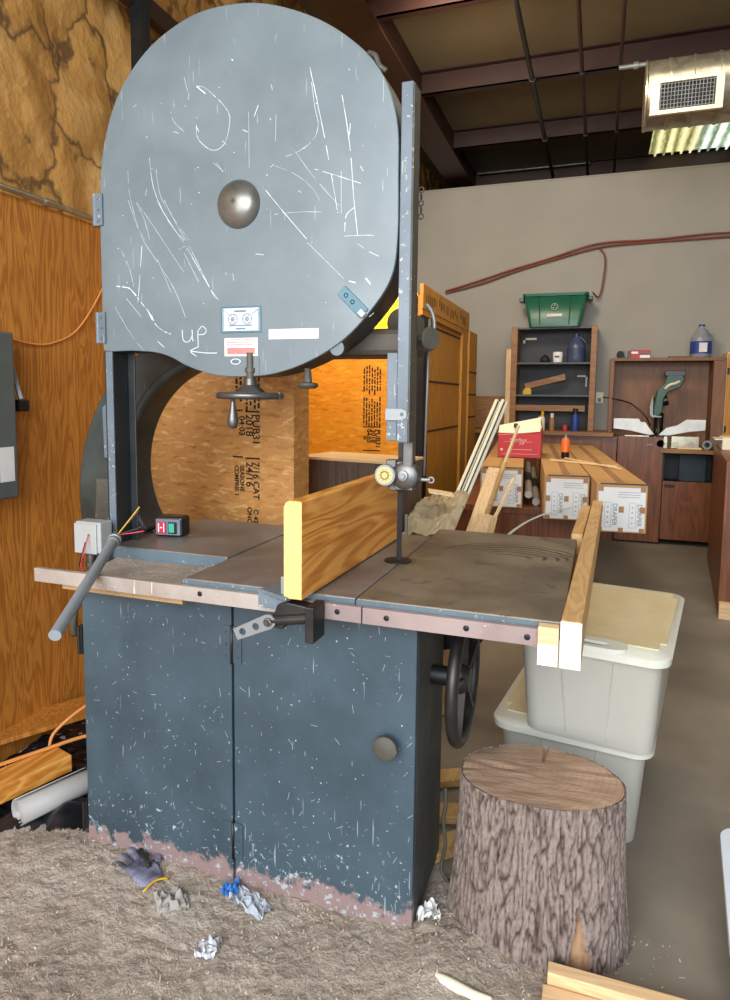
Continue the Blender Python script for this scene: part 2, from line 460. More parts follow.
def mk_lid():
    t = NT('bin_lid'); v = t.coord((1, .12, 1))
    w = t.n('ShaderNodeTexWave', bands_direction='Y'); w.inputs['Scale'].default_value = 22
    n = t.noise(t.coord((1.2, .5, 1)), 4, 5, .6)
    col = t.ramp(n, [(.35, 'cdb98b'), (.65, 'd9cba6')])
    return t.set(col, .45)
M['lid'] = mk_lid()
def curve2d(mb, loops, ext, Mx):
    """flat plate with holes: loops[0] is the outline, the others are holes"""
    cu = bpy.data.curves.new('c', 'CURVE'); cu.dimensions = '2D'; cu.fill_mode = 'BOTH'; cu.extrude = ext
    for lp in loops:
        sp = cu.splines.new('POLY'); sp.points.add(len(lp)-1); sp.use_cyclic_u = True
        for q, p in zip(sp.points, lp): q.co = (p[0], p[1], 0, 1)
    ob = bpy.data.objects.new('c', cu); COL.objects.link(ob)
    dg = bpy.context.evaluated_depsgraph_get(); dg.update()
    me = bpy.data.meshes.new_from_object(ob.evaluated_get(dg))
    old = mb.M; mb.M = old @ Mx
    mb.add([tuple(v.co) for v in me.vertices], [tuple(p.vertices) for p in me.polygons]); mb.M = old
    bpy.data.objects.remove(ob); bpy.data.curves.remove(cu); bpy.data.meshes.remove(me)
def circ(cx, cy, r, n=24, ry=None): return [(cx+r*cos(2*pi*k/n), cy+(ry or r)*sin(2*pi*k/n)) for k in range(n)]
XZ = Matrix.Rotation(pi/2, 4, 'X')       # plane x,z facing -Y
def fx(y): return Matrix.Translation((0, y, 0)) @ XZ

# ================================================================ THE SETTING
# floor / ground
struct('floor', MB().box(-1.95, 4.3, -4.6, 10.6, -.12, 0), M['concrete'])
g = plain('ground_out', '8c8880', .9, 0, .1, .5)
struct('ground', MB().box(-25, 25, -40, -4.6, -.2, -.02), g)
# left wall: plywood wainscot, kraft faced insulation over it
wl = struct('wall_left', MB().box(-2.0, -1.9, -4.6, 3.4, 0, 2.42), M['ply_wall'])
mb = MB()
for y in (-3.4, -2.2, -1.0, .185, 1.405, 2.6): mb.box(-1.9005, -1.8965, y-.002, y+.002, 0, 2.42)
struct('panel_seam', mb, plain('seam', '4a2a0c', .8), parent=wl)
random.seed(3)
def kr(u, v):
    y = -4.6 + u*15.0; z = 2.42 + v*2.4
    n = noise.noise(Vector((y*1.3, z*1.3, 0)))*.05 + abs(noise.noise(Vector((y*3.1, z*2.6, 4))))*.05 + noise.noise(Vector((y*9, z*9, 7)))*.008
    return (-1.97 + n - .01, y, z)
struct('wall_left_upper', MB().grid(kr, 300, 60), M['kraft'], shade=True)
struct('wall_left_rear', MB().box(-2.05, -1.95, 3.4, 10.6, 0, 2.42), M['drywall'])
struct('trim_1', MB().box(-1.9, -1.84, -4.6, 3.3, 3.56, 3.66), M['steel_red'], bevel=.004)     # girt
# conduit along the top of the plywood
cd = thing('wall_conduit', 'thin grey metal conduit running along the top edge of the plywood wall', 'conduit', (-1.885, .5, 2.437))
build('pipe', MB().cyl((-1.878, -4.4, 2.437), (-1.878, 3.2, 2.437), .0125), M['galv'], cd, shade=40)
for y in (.62, 1.05): build('coupling', MB().cyl((-1.878, y-.03, 2.437), (-1.878, y+.03, 2.437), .017), M['galv'], cd, shade=40)
# black upright strut on the wall
S('wall_strut', MB().box(-1.87, -1.80, 1.19, 1.235, 2.43, 4.8).box(-1.80, -1.795, 1.235, 1.25, 2.43, 4.8), M['black_iron'], 'dark upright steel strut in front of the brown paper insulation', 'strut')
# back wall (stops short of the roof), rear and right walls
struct('wall_back', MB().box(-1.9, 4.2, 6.75, 6.9, 0, 4.2), M['drywall'])
struct('wall_rear', MB().box(-2, 4.3, 10.5, 10.6, 0, 4.8), plain('rear_dark', '3c3630', .9))
struct('wall_right', MB().box(4.2, 4.3, -4.6, 10.6, 0, 4.8), M['drywall'])
# roof, purlins and rafter
mb = MB().box(-2.05, 4.3, -4.6, 5.42, 4.8, 4.85).box(-2.05, 4.3, 8.06, 10.6, 4.8, 4.85).box(-2.05, .93, 5.42, 8.06, 4.8, 4.85).box(1.87, 4.3, 5.42, 8.06, 4.8, 4.85)
struct('ceiling', mb, M['ceiling_panel'])
def sk(u, v): return (.93+u*.94, 5.42+v*2.64, 4.80+.018*sin(u*2*pi*9))
struct('window_1', MB().grid(sk, 144, 4), M['skylight'], shade=True)
n = 0
for y in (-3.6, -2.15, -.7, .7, 2.1, 3.53, 4.97, 6.5, 8.06, 9.5):
    n += 1
    mb = MB().box(-1.45, 4.2, y, y+.012, 4.6, 4.8).box(-1.45, 4.2, y, y+.07, 4.6, 4.612).box(-1.45, 4.2, y-.06, y, 4.788, 4.8)
    struct('trim_%d' % (n+1), mb, M['steel_red'])
mb = MB().box(-1.50, -1.20, -4.6, 10.5, 4.33, 4.345).box(-1.355, -1.345, -4.6, 10.5, 4.345, 4.8)
struct('trim_20', mb, M['steel_red'])
mb = MB().box(-1.9, 4.2, 6.74, 6.92, 4.2, 4.215)
struct('trim_21', mb, M['drywall'])
# three thin pipes hung under the purlins
for x, lab, r in ((-.26, 'leftmost of the three thin pipes under the roof purlins, dark grey', .022), (.184, 'middle one of the three thin pipes under the roof purlins', .017), (.513, 'rightmost of the three thin pipes under the purlins, nearest the duct', .015)):
    t = thing('roof_pipe', lab, 'pipe', (x, 4, 4.57), 0, 'pipes under the roof')
    build('pipe', MB().cyl((x, -1, 4.572), (x, 9.4, 4.572), r, n=12), M['dark_steel'] if r > .02 else M['steel_red'], t, shade=40)
    for y in (3.53, 4.97, 6.5): build('coupling', MB().cyl((x, y-.08, 4.572), (x, y-.02, 4.572), r*1.5, n=12), M['dark_steel'], t, shade=40)
S('sprinkler_pipe', MB().cyl((.5, 4.86, 4.545), (4.1, 4.86, 4.545), .02, n=12).cyl((.62, 4.86, 4.545), (.66, 4.86, 4.545), .032, n=12).cyl((4.0, 4.86, 4.56), (4.0, 4.86, 4.8), .012, n=8), M['alu'], 'pale thin pipe running crosswise just above the round duct', 'pipe', shade=40)
S('conduit_far', MB().cyl((-1.3, 7.95, 4.75), (.2, 7.95, 4.75), .02, n=10).cyl((-1.3, 7.95, 4.77), (-1.3, 8.06, 4.77), .015, n=8), M['steel'], 'thin pale pipe high up beyond the top of the grey wall', 'pipe', shade=40)
# round duct with its register
dt = thing('round_duct', 'round galvanised air duct under the skylight with a grille', 'duct', (2.4, 4.35, 3.7))
prof = [(.0, 0), (.26, 0), (.265, .01)]
x = 0
while x < 3.45:
    prof += [(.255, x+.02), (.255, x+.165), (.263, x+.17), (.263, x+.18)]; x += .18
prof += [(0.26, 3.5)]
build('duct_tube', MB().lathe(prof, (.70, 4.35, 4.06), (4.2, 4.35, 4.06), 48, False), M['galv'], dt, shade=30)
build('hanger', MB().box(1.6, 1.625, 4.33, 4.37, 4.3, 4.8), M['galv'], dt)
Mr = Matrix.Translation((0.99, 4.06, 3.93)) @ Matrix.Rotation(radians(12), 4, 'X')
mb = MB(); mb.M = Mr
mb.box(-.255, .255, -.02, .06, -.125, -.095).box(-.255, .255, -.02, .06, .095, .125).box(-.255, -.19, -.02, .06, -.095, .095).box(.20, .255, -.02, .06, -.095, .095)
rg = build('register_frame', mb, M['cream'], dt, bevel=.004)
mb = MB(); mb.M = Mr
for k in range(16): x = -.185+k*.0245; mb.box(x, x+.005, -.012, 0, -.095, .095)
for k in range(7): z = -.085+k*.028; mb.box(-.19, .20, -.006, .004, z, z+.004)
build('grille', mb, M['steel'], rg, local=False)
mb = MB(); mb.M = Mr; mb.box(-.19, .20, .03, .05, -.095, .095); build('backing', mb, M['black_iron'], rg)

# OSB closet end behind the saw
ob = struct('wall_partition', MB().box(-1.9, -1.005, 1.3, 1.49, 0, 2.42), M['osb'], bevel=.003)
mb = MB()
def stamp(mb, x, y, z, body, size, al='LEFT'): text_mb(mb, body, size*1.12, face_front(x, y, z, -pi/2), .0004, al, .0011)
Y = 1.2985
stamp(mb, -1.222, Y, 1.50, 'PUB31', .052); stamp(mb, -1.262, Y, 1.50, '2018', .052); stamp(mb, -1.305, Y, 1.49, '04:03', .042); stamp(mb, -1.345, Y, 1.45, 'N', .03)
stamp(mb, -1.222, Y, 1.25, '7/16 CAT', .044); stamp(mb, -1.262, Y, 1.25, '24/16', .052); stamp(mb, -1.305, Y, 1.23, 'SEASONE', .03); stamp(mb, -1.338, Y, 1.23, 'COMPRIE 1', .03)
stamp(mb, -1.225, Y, 1.0, 'C 42', .034); stamp(mb, -1.262, Y, 1.01, 'ONCV', .034)
for z in (1.515, 1.27): mb.box(-1.36, -1.30, Y, Y+.002, z, z+.008).box(-1.285, -1.20, Y, Y+.002, z-.006, z+.003)
random.seed(5)
for x, z0, z1 in ((-1.205, 1.72, 1.535), (-1.228, 1.78, 1.54), (-1.252, 1.76, 1.55), (-1.275, 1.74, 1.535), (-1.31, 1.70, 1.58), (-1.335, 1.72, 1.60)):
    z = z0
    while z > z1: l = random.uniform(.008, .03); mb.box(x-.006, x+.006, Y, Y+.0012, z-l, z); z -= l+.007
struct('panel_stamp', mb, M['ink'], parent=ob)

# tool room at the back: plywood side and orange OSB front
st = struct('wall_toolroom', MB().box(-1.0, -.9, 3.42, 5.25, 0, 2.40), M['ply_shed'])
mb = MB().box(-.9, -.87, 3.36, 5.30, 2.29, 2.48).box(-.9, -.875, 3.36, 5.30, 2.24, 2.29)
hd = struct('trim_30', mb, M['ply_shed'], bevel=.003)
mb = MB(); random.seed(9)
for k in range(26):
    y = 3.45+k*.065
    if k % 7 == 6: continue
    h = random.uniform(.03, .09); z = 2.385+random.uniform(-.02, .02)
    mb.box(-.8698, -.868, y, y+random.uniform(.015, .04), z-h/2, z+h/2)
    if k % 2: mb.box(-.8698, -.868, y, y+.05, z+h/2+.008, z+h/2+.014)
struct('panel_stamp', mb, plain('stamp_brown', '5c3a12', .8), parent=hd)
struct('trim_31', MB().box(-.9, -.872, 4.98, 5.25, 0, 2.24), M['ply_shed'], bevel=.003)
struct('trim_32', MB().box(-.93, -.87, 3.40, 3.56, 0, 2.24), M['black_iron'])
mb = MB()
for z in (2.18, 1.72, 1.30): mb.box(-.9005, -.897, 3.56, 4.98, z, z+.018)
struct('panel_groove', mb, plain('groove', '3b2408', .8), parent=st)
s2 = struct('wall_toolroom_rear', MB().box(-1.0, -.86, 5.30, 5.75, 0, 2.30), M['ply_shed'])
mb = MB()
for z in (1.86, 1.62, 1.38): mb.box(-.8605, -.857, 5.30, 5.75, z, z+.018)
struct('panel_groove', mb, plain('groove2', '3b2408', .8), parent=s2)
ow = struct('wall_toolroom_front', MB().box(-1.9, -.93, 3.42, 3.5, .96, 2.42).box(-1.9, -.93, 3.42, 3.5, 0, .96), M['osb_orange'])
struct('trim_33', MB().box(-1.9, -.93, 3.36, 3.42, .92, 1.06), M['ply_shed'], bevel=.003)
mb = MB(); Y = 3.4185
stamp(mb, -1.25, Y, 1.33, 'PUB31', .05); stamp(mb, -1.29, Y, 1.33, '2018', .05); stamp(mb, -1.33, Y, 1.33, '04:03', .045); stamp(mb, -1.365, Y, 1.27, 'N', .03)
stamp(mb, -1.25, Y, 1.13, '7/16', .05); stamp(mb, -1.30, Y, 1.13, '24/', .05)
for z in (1.345, 1.15): mb.box(-1.38, -1.225, Y, Y+.002, z, z+.008)
random.seed(6)
for k in range(7):
    x = -1.235-k*.023; z = 1.86-random.uniform(0, .05)
    while z > 1.38:
        l = random.uniform(.01, .05)
        if not 1.60 < z < 1.64: mb.box(x-.006, x+.006, Y, Y+.0012, z-l, z)
        z -= l+.009
struct('panel_stamp', mb, M['ink'], parent=ow)
# yellow plastic panel hung high on it
yp = thing('yellow_panel', 'bright yellow plastic panel with a dark round corner, seen behind the saw head', 'panel', (-1.25, 3.38, 2.04))
mb = MB(); curve2d(mb, [[(-1.48, 2.07), (-1.14, 2.07), (-1.17, 2.14), (-1.12, 2.25), (-1.0, 2.30), (-1.0, 2.62), (-1.48, 2.62)]], .012, fx(3.408))
build('sheet', mb, M['yellow'], yp)
build('round_corner', MB().lathe([(.0, 0), (.10, 0), (.11, .01), (.11, .03)], (-1.06, 3.37, 2.19), (-1.06, 3.4, 2.19), 32), M['black'], yp, shade=40)
mb = MB(); text_mb(mb, '/\\', .1, face_front(-1.32, 3.386, 2.18), .0006); build('printed_mark', mb, M['ink'], yp)

# outlet
t = thing('wall_outlet', 'small pale outlet plate low on the grey wall beside the shelves', 'outlet', (.455, 6.74, 1.55))
build('plate', MB().box(.415, .50, 6.735, 6.75, 1.55, 1.68), M['cream'], t, bevel=.003)
build('plug', MB().box(.44, .475, 6.70, 6.735, 1.57, 1.61), M['black'], t, bevel=.004)
# red hose swagged along the wall
P = smooth([(-1.45, 6.72, 2.92), (-1.33, 6.72, 2.942), (-.95, 6.71, 3.03), (-.529, 6.71, 3.162), (-.1, 6.71, 3.27), (.38, 6.71, 3.375), (.9, 6.71, 3.40), (1.749, 6.71, 3.41), (3.0, 6.71, 3.44)], 8)
hz = S('air_hose', MB().tube(P, .012, 8).tube([(p[0], p[1]-.004, p[2]+.034+.01*sin(p[0]*5)) for p in P], .011, 8), M['hose_red'], 'rust red air hose swagged along the grey back wall', 'hose', shade=True)
P = smooth([(.385, 6.70, 3.36), (.45, 6.70, 3.25), (.44, 6.69, 3.0), (.40, 6.69, 2.80), (.33, 6.6, 2.84)], 8)
build('hose_tail', MB().tube(P, .010, 8), M['hose_red'], hz, shade=True)
# cable swags on the left wall
P = smooth([(-1.892, .15, 1.87), (-1.886, .354, 1.832), (-1.886, .5, 1.812), (-1.886, .622, 1.824), (-1.886, .78, 1.90), (-1.888, .954, 2.11), (-1.89, 1.12, 2.4)], 8)
S('extension_cord', MB().tube(P, .0045, 8), M['cord_orange'], 'thin tan cord sagging across the plywood wall at head height', 'cord', shade=True)
# safety switch on the left wall
t = thing('safety_switch', 'grey electrical disconnect box with a lever at the left edge of the plywood wall', 'switch box', (-1.85, .22, 1.17))
build('box', MB().box(-1.9, -1.78, -.05, .31, 1.17, 1.84), plain('ebox_grey', '5d625f', .5, .2, .1), t, bevel=.008)
hb = build('lever_housing', MB().box(-1.88, -1.84, .31, .36, 1.56, 1.76), M['grey_box'], t, bevel=.008)
build('lever', MB().bar((-1.85, .345, 1.75), (-1.82, .375, 1.57), .035, .02), M['alu'], t, bevel=.004)
build('lever_grip', MB().box(-1.85, -1.80, .345, .40, 1.52, 1.57), M['black'], t, bevel=.006)
build('red_tag', MB().box(-1.86, -1.83, .30, .35, 1.50, 1.58), M['red'], t)
build('hasp', MB().torus((-1.84, .34, 1.43), (1, 0, 0), .022, .006, 24, 8), M['alu'], t, shade=True)
build('warning_label', MB().box(-1.781, -1.779, .22, .29, 1.24, 1.38), M['paper'], t)

# ================================================================ THE BAND SAW
saw = thing('band_saw', 'big old blue grey band saw with round scratched wheel cover and steel table', 'band saw', (-.6, .3, 0))
# flecks where the paint chipped on the doors
random.seed(11)
def flecks(mb, n, x0, x1, z0, z1, y, fall=1.):
    mb.cur = 1
    for _ in range(n):
        x = random.uniform(x0, x1); z = z0+(z1-z0)*random.random()**fall
        if random.random() < .22:
            L = random.uniform(.008, .028); a = random.gauss(pi/2, .7); w = .0011
            dx, dz = cos(a)*L/2, sin(a)*L/2; nx, nz = -sin(a)*w/2, cos(a)*w/2
            mb.add([(x-dx-nx, y, z-dz-nz), (x+dx-nx, y, z+dz-nz), (x+dx+nx, y, z+dz+nz), (x-dx+nx, y, z-dz+nz)], [(0, 1, 2, 3)])
        else:
            r = random.uniform(.0009, .0028)*random.choice((1, 1, .7)); k = 6; ph = random.random()*6
            mb.add([(x+r*random.uniform(.5, 1.2)*cos(ph+2*pi*i/k), y, z+r*random.uniform(.5, 1.5)*sin(ph+2*pi*i/k)) for i in range(k)], [tuple(range(k))])
    return mb
# --- lower cabinet
mb = MB()
mb.box(-1.19, 0, .025, .36, .02, .955)
cab = build('cabinet', mb, M['cab_side'], saw, bevel=.004)
mb = MB(); mb.box(-1.19, -.6045, 0, .024, .0, .95); flecks(mb, 230, -1.185, -.61, .05, .94, -.0006, 1.3)
dl = build('cabinet_door', mb, [M['cab_paint'], M['chip_dim']], saw, bevel=.003)
mb = MB(); mb.box(-.5965, 0, 0, .024, -.0, .95); flecks(mb, 230, -.59, -.005, .05, .94, -.0006, 1.3)
dr = build('cabinet_door', mb, [M['cab_paint'], M['chip_dim']], saw, bevel=.003)
dr['label'] = 'right cabinet door with a round knob'
build('cabinet_knob', MB().lathe([(.012, 0), (.012, .022), (.032, .026), (.036, .032), (.036, .043), (.030, .048), (0, .049)], (-.079, 0, .59), (-.079, -1, .59), 28), M['guard_worn'], dr, shade=40)
for z in (.755, .10):
    for sx, d in ((-1, dl), (1, dr)):
        mb = MB(); mb.box(*sorted((-.6005+sx*.004, -.6005+sx*.034)), -.004, 0, z, z+.12)
        for zz in (z+.02, z+.06, z+.10): mb.lathe([(.0045, 0), (.003, .003)], (-.6005+sx*.022, -.004, zz), (-.6005+sx*.022, -1, zz), 8)
        build('door_hinge', mb, M['cab_paint'], d)
    build('hinge_pin', MB().cyl((-.6005, -.006, z-.002), (-.6005, -.006, z+.122), .0045, n=10), M['dark_steel'], dr, shade=True)
for z in (.06, .70):
    build('side_hinge', MB().box(-1.205, -1.19, -.004, .03, z, z+.10).cyl((-1.203, -.006, z), (-1.203, -.006, z+.1), .005, n=10), M['dark_steel'], saw)
# --- cast C frame
M['arm_brown'] = paint('arm_brown', '5a4f42', '352d25', '8c8672', .74, rough=.5)
def arc(cx, cz, r, a0, a1, n=30): return [(cx+r*cos(radians(a0+(a1-a0)*k/n)), cz+r*sin(radians(a0+(a1-a0)*k/n))) for k in range(n+1)]
inner = arc(-.92, 1.30, .435, 72, 218, 44)
outer = smooth([(-1.50, .3), (-1.625, .95), (-1.645, 1.2), (-1.60, 1.42), (-1.49, 1.62), (-1.33, 1.76), (-1.02, 1.85), (-.62, 1.84), (-.35, 1.82), (-.20, 1.82)], 6)
poly = [(-.20, 1.735), (-.60, 1.735)] + inner + [(-1.22, .95), (-1.22, .3)] + outer
build('frame_casting', MB().prism(poly, .50, .545), M['cast'], saw, bevel=.006, shade=35)
ringp = arc(-.92, 1.30, .423, 72, 217, 50) + arc(-.92, 1.30, .462, 217, 72, 50)
build('frame_flange', MB().prism(ringp, .45, .60), M['cast'], saw, bevel=.012, shade=35)
build('frame_arm', MB().prism([(-.60, 1.735), (-.115, 1.735), (-.115, 1.825), (-.60, 1.835)], .36, .50), M['arm_brown'], saw, bevel=.02)
build('cover_plate', MB().prism([(-1.50, 1.33), (-1.37, 1.33), (-1.37, 1.56), (-1.48, 1.56), (-1.505, 1.54)], .488, .50), M['guard_paint'], saw, bevel=.003)
build('cover_plate', MB().prism([(-1.56, 1.04), (-1.38, 1.04), (-1.38, 1.24), (-1.545, 1.24)], .488, .50), M['guard_worn'], saw, bevel=.004)
build('frame_base', MB().prism([(-1.48, 0), (-.30, 0), (-.14, .9), (-.14, .985), (-1.22, .985), (-1.22, .6), (-1.55, .6)], .55, .74).box(-1.15, -.2, .36, .56, .1, .95), M['cast'], saw, bevel=.02)
# --- left blade channel, shade on its right-facing side painted in as black
bc = build('blade_channel', MB().box(-1.214, -1.2, .20, .285, 1.046, 1.75).box(-1.20, -1.17, .278, .285, 1.046, 1.75).box(-1.248, -1.24, .21, .3, 1.05, 1.75), M['rim_black'], saw, bevel=.002)
build('channel_edge', MB().box(-1.228, -1.2, .194, .2, 1.05, 1.75), M['guard_paint'], bc, bevel=.001)
# --- upper wheel housing
OUT = [(-1.243, 1.774), (-1.243, 1.95), (-1.241, 2.283), (-1.218, 2.468), (-1.153, 2.627), (-1.039, 2.750), (-.898, 2.823), (-.765, 2.847), (-.60, 2.832), (-.43, 2.767), (-.297, 2.679), (-.20, 2.575), (-.145, 2.43), (-.137, 2.25), (-.137, 2.08), (-.153, 1.970), (-.207, 1.882), (-.305, 1.782), (-.426, 1.712), (-.55, 1.672), (-.663, 1.661), (-.76, 1.664), (-.83, 1.678), (-.898, 1.701), (-.955, 1.728), (-1.02, 1.745), (-1.12, 1.752), (-1.225, 1.752)]
DO = smooth(OUT, 6, True)
cx, cz = -.69, 2.24
RIM = [(cx+(x-cx)*.998, cz+(z-cz)*.998) for x, z in DO]
hs = build('wheel_housing', MB().prism(RIM, .218, .35), M['rim_black'], saw, bevel=.006, shade=35)
SCR=[([(-0.939,2.545),(-0.927,2.511),(-0.888,2.475)],1.0),([(-0.837,2.516),(-0.840,2.475),(-0.831,2.442),(-0.788,2.406),(-0.750,2.407),(-0.725,2.436),(-0.713,2.496),(-0.731,2.534),(-0.773,2.576),(-0.810,2.606),(-0.838,2.613)],1.5),([(-0.838,2.613),(-0.804,2.585)],3.0),([(-0.840,2.485),(-0.830,2.468)],4.0),([(-1.028,2.405),(-1.017,2.317),(-0.985,2.238),(-0.946,2.180),(-0.894,2.122)],1.5),([(-1.002,2.364),(-0.984,2.270),(-0.920,2.178),(-0.875,2.121)],1.0),([(-1.118,2.370),(-1.113,2.292),(-1.081,2.179),(-1.055,2.134)],1.0),([(-1.086,2.262),(-1.053,2.199),(-1.034,2.133)],1.2),([(-0.776,2.363),(-0.739,2.331)],1.0),([(-0.885,2.648),(-0.871,2.599)],1.0),([(-0.705,2.678),(-0.700,2.673)],3.0),([(-0.429,2.613),(-0.406,2.518),(-0.378,2.397),(-0.355,2.286),(-0.334,2.176)],1.8),([(-0.324,2.531),(-0.304,2.427),(-0.290,2.329),(-0.280,2.211),(-0.266,2.096)],2.0),([(-0.411,2.307),(-0.333,2.279),(-0.257,2.250)],1.5),([(-0.479,2.368),(-0.422,2.293),(-0.354,2.217),(-0.327,2.190)],1.0),([(-0.584,2.259),(-0.525,2.191),(-0.438,2.095)],2.0),([(-0.551,2.180),(-0.467,2.181),(-0.388,2.175)],1.0),([(-0.624,2.491),(-0.609,2.524)],3.0),([(-0.644,2.508),(-0.643,2.334)],0.7),([(-0.519,2.354),(-0.467,2.367),(-0.417,2.396),(-0.400,2.439),(-0.411,2.489),(-0.423,2.569)],1.2),([(-0.548,2.330),(-0.479,2.298),(-0.422,2.253),(-0.393,2.210)],0.8),([(-0.309,2.109),(-0.304,2.158),(-0.280,2.179)],2.2),([(-0.309,2.096),(-0.223,2.093),(-0.212,2.086)],1.5),([(-0.322,2.293),(-0.321,2.165)],1.0),([(-0.259,2.302),(-0.250,2.286)],3.0),([(-0.765,2.362),(-0.741,2.331)],1.0),([(-0.467,2.247),(-0.458,2.240)],2.5),([(-0.293,2.431),(-0.296,2.397)],3.0),([(-0.666,2.455),(-0.648,2.446)],2.0),([(-0.546,2.486),(-0.548,2.406)],0.7),([(-1.000,2.262),(-0.959,2.194),(-0.895,2.113),(-0.844,2.034),(-0.793,1.955),(-0.762,1.916)],1.6),([(-0.971,2.260),(-0.933,2.192),(-0.875,2.101),(-0.818,2.000),(-0.775,1.922)],1.2),([(-1.082,2.258),(-1.026,2.188),(-0.948,2.083),(-0.896,2.014)],1.1),([(-1.120,2.272),(-1.068,2.146),(-1.002,2.053),(-0.937,1.961),(-0.892,1.862)],1.1),([(-1.066,2.113),(-1.079,1.990),(-1.088,1.922)],2.0),([(-1.153,2.101),(-1.120,2.037),(-1.103,1.974)],1.2),([(-1.178,1.980),(-1.149,1.976),(-1.121,1.969),(-1.094,1.943)],3.5),([(-1.094,1.943),(-1.060,1.904),(-1.033,1.875),(-1.014,1.840),(-0.980,1.817),(-0.953,1.807)],2.2),([(-1.047,1.892),(-1.027,1.857)],6.0),([(-1.136,1.935),(-1.075,1.870)],1.5),([(-1.187,1.908),(-1.119,1.808),(-1.064,1.750)],0.9),([(-1.002,2.064),(-0.950,1.950)],1.0),([(-0.915,2.092),(-0.888,2.102)],1.0),([(-0.895,2.080),(-0.838,1.979)],0.8),([(-1.008,1.783),(-0.981,1.762)],2.0),([(-0.445,2.093),(-0.376,2.028),(-0.309,1.964)],0.9),([(-0.238,1.965),(-0.222,1.945)],4.0),([(-0.293,1.958),(-0.271,1.952)],3.5),([(-0.266,2.071),(-0.245,2.055)],2.0),([(-0.228,2.044),(-0.196,2.028)],2.0),([(-0.621,2.060),(-0.591,2.055)],1.2),]
CHALK=[([(-0.906,1.821),(-0.903,1.787),(-0.884,1.779),(-0.867,1.798),(-0.867,1.820)],2.0),([(-0.867,1.798),(-0.863,1.781)],2.0),([(-0.844,1.814),(-0.843,1.763)],2.0),([(-0.844,1.814),(-0.827,1.831),(-0.811,1.819),(-0.818,1.805),(-0.841,1.803)],2.0),([(-0.770,1.740),(-0.815,1.741),(-0.874,1.748)],2.4),([(-0.841,1.762),(-0.874,1.748),(-0.851,1.730)],2.0),]

def ribbons(data, y, k=1.):
    mb = MB(); random.seed(2)
    for pts, w in data:
        q = smooth(pts, 5) if len(pts) > 2 else pts
        for i in range(len(q)-1):
            a, b = q[i], q[i+1]; L = hypot(b[0]-a[0], b[1]-a[1])
            if L < 1e-5: continue
            if random.random() < .12 and len(q) > 6: continue
            ww = w*.00125*k*random.uniform(.5, 1.25)
            nx, nz = -(b[1]-a[1])/L*ww/2, (b[0]-a[0])/L*ww/2
            mb.add([(a[0]-nx, y, a[1]-nz), (b[0]-nx, y, b[1]-nz), (b[0]+nx, y, b[1]+nz), (a[0]+nx, y, a[1]+nz)], [(0, 1, 2, 3)])
    return mb
mb = MB().prism(DO, .2, .216); mb.cur = 1; rb = ribbons(SCR, .1994, .75); mb.add(rb.v, rb.f); random.seed(21); flecks(mb, 45, -1.18, -.2, 1.85, 2.6, .1994)
dd = build('wheel_cover_door', mb, [M['door_paint'], M['chip_white']], saw, bevel=.004, shade=35)
dd['label'] = 'big scratched round wheel cover door'
mb = MB()
for pts, w in CHALK:
    q = smooth(pts, 5) if len(pts) > 2 else pts
    mb.tube([(x, .1995, z) for x, z in q], w*.0009, 6)
build('chalk_writing', mb, M['chalk'], dd)
build('hub_cap', MB().lathe([(.078, 0), (.077, .006), (.070, .018), (.054, .029), (.032, .036), (.012, .039), (0, .0395)], (-.682, .2, 2.222), (-.682, -1, 2.222), 40), M['hub'], dd, shade=True)
for z in (2.248, 1.835):
    mb = MB().box(-1.262, -1.226, .192, .2, z-.055, z+.055).cyl((-1.262, .196, z-.055), (-1.262, .196, z+.055), .007, n=10)
    for k in (-.038, 0, .038): mb.lathe([(.006, 0), (.004, .004)], (-1.243, .192, z+k), (-1.243, -1, z+k), 10)
    build('cover_hinge', mb, M['guard_paint'], dd)
# latch plate across the rim
mb = MB(); mb.M = Matrix.Translation((-.279, .194, 1.893)) @ Matrix.Rotation(radians(44), 4, 'Y')
mb.box(-.054, .054, 0, .006, -.019, .019)
la = build('latch_plate', mb, M['latch_blue'], saw, bevel=.002)
mb = MB(); mb.M = Matrix.Translation((-.279, .194, 1.893)) @ Matrix.Rotation(radians(44), 4, 'Y')
for x in (-.03, 0): mb.torus((x, -.001, 0), (0, 1, 0), .006, .0015, 16, 6)
build('latch_screw', mb, M['dark_steel'], la)
build('latch_block', MB().bar((-.25, .19, 1.862), (-.236, .19, 1.848), .03, .016), M['chip_white'], la)
mb = MB(); mb.M = Matrix.Translation((-.336, .214, 1.752)); mb.lathe([(.024, 0), (.024, .006)], (0, 0, 0), (0, -1, 0), 20)
build('rim_tab', mb, M['guard_paint'], saw, shade=40)
# name plate
mb = MB().box(-.753, -.599, .1975, .2, 1.806, 1.893)
np_ = build('maker_plate', mb, M['latch_blue'], dd, bevel=.001)
mb = MB()
mb.box(-.745, -.607, .1965, .1975, 1.8125, 1.887)
build('plate_field', mb, plain('plate_field', 'c2d0d4', .4, .2, .1, 60), np_)
mb = MB(); Y = .1962
for a in (-.706, -.652):
    mb.torus((a, Y, 1.851), (0, 1, 0), .017, .0013, 24, 6).torus((a, Y, 1.851), (0, 1, 0), .006, .0012, 20, 6)
    for k in range(6): an = k*pi/3; mb.bar((a, Y, 1.851), (a+.016*cos(an), Y, 1.851+.016*sin(an)), .002, .001)
mb.tube([(-.741, Y, 1.882), (-.72, Y, 1.866)], .0008, 5).tube([(-.611, Y, 1.882), (-.634, Y, 1.866)], .0012, 5)
mb.box(-.70, -.655, Y, Y+.001, 1.874, 1.880).box(-.722, -.634, Y, Y+.001, 1.828, 1.832).box(-.695, -.66, Y, Y+.001, 1.817, 1.822)
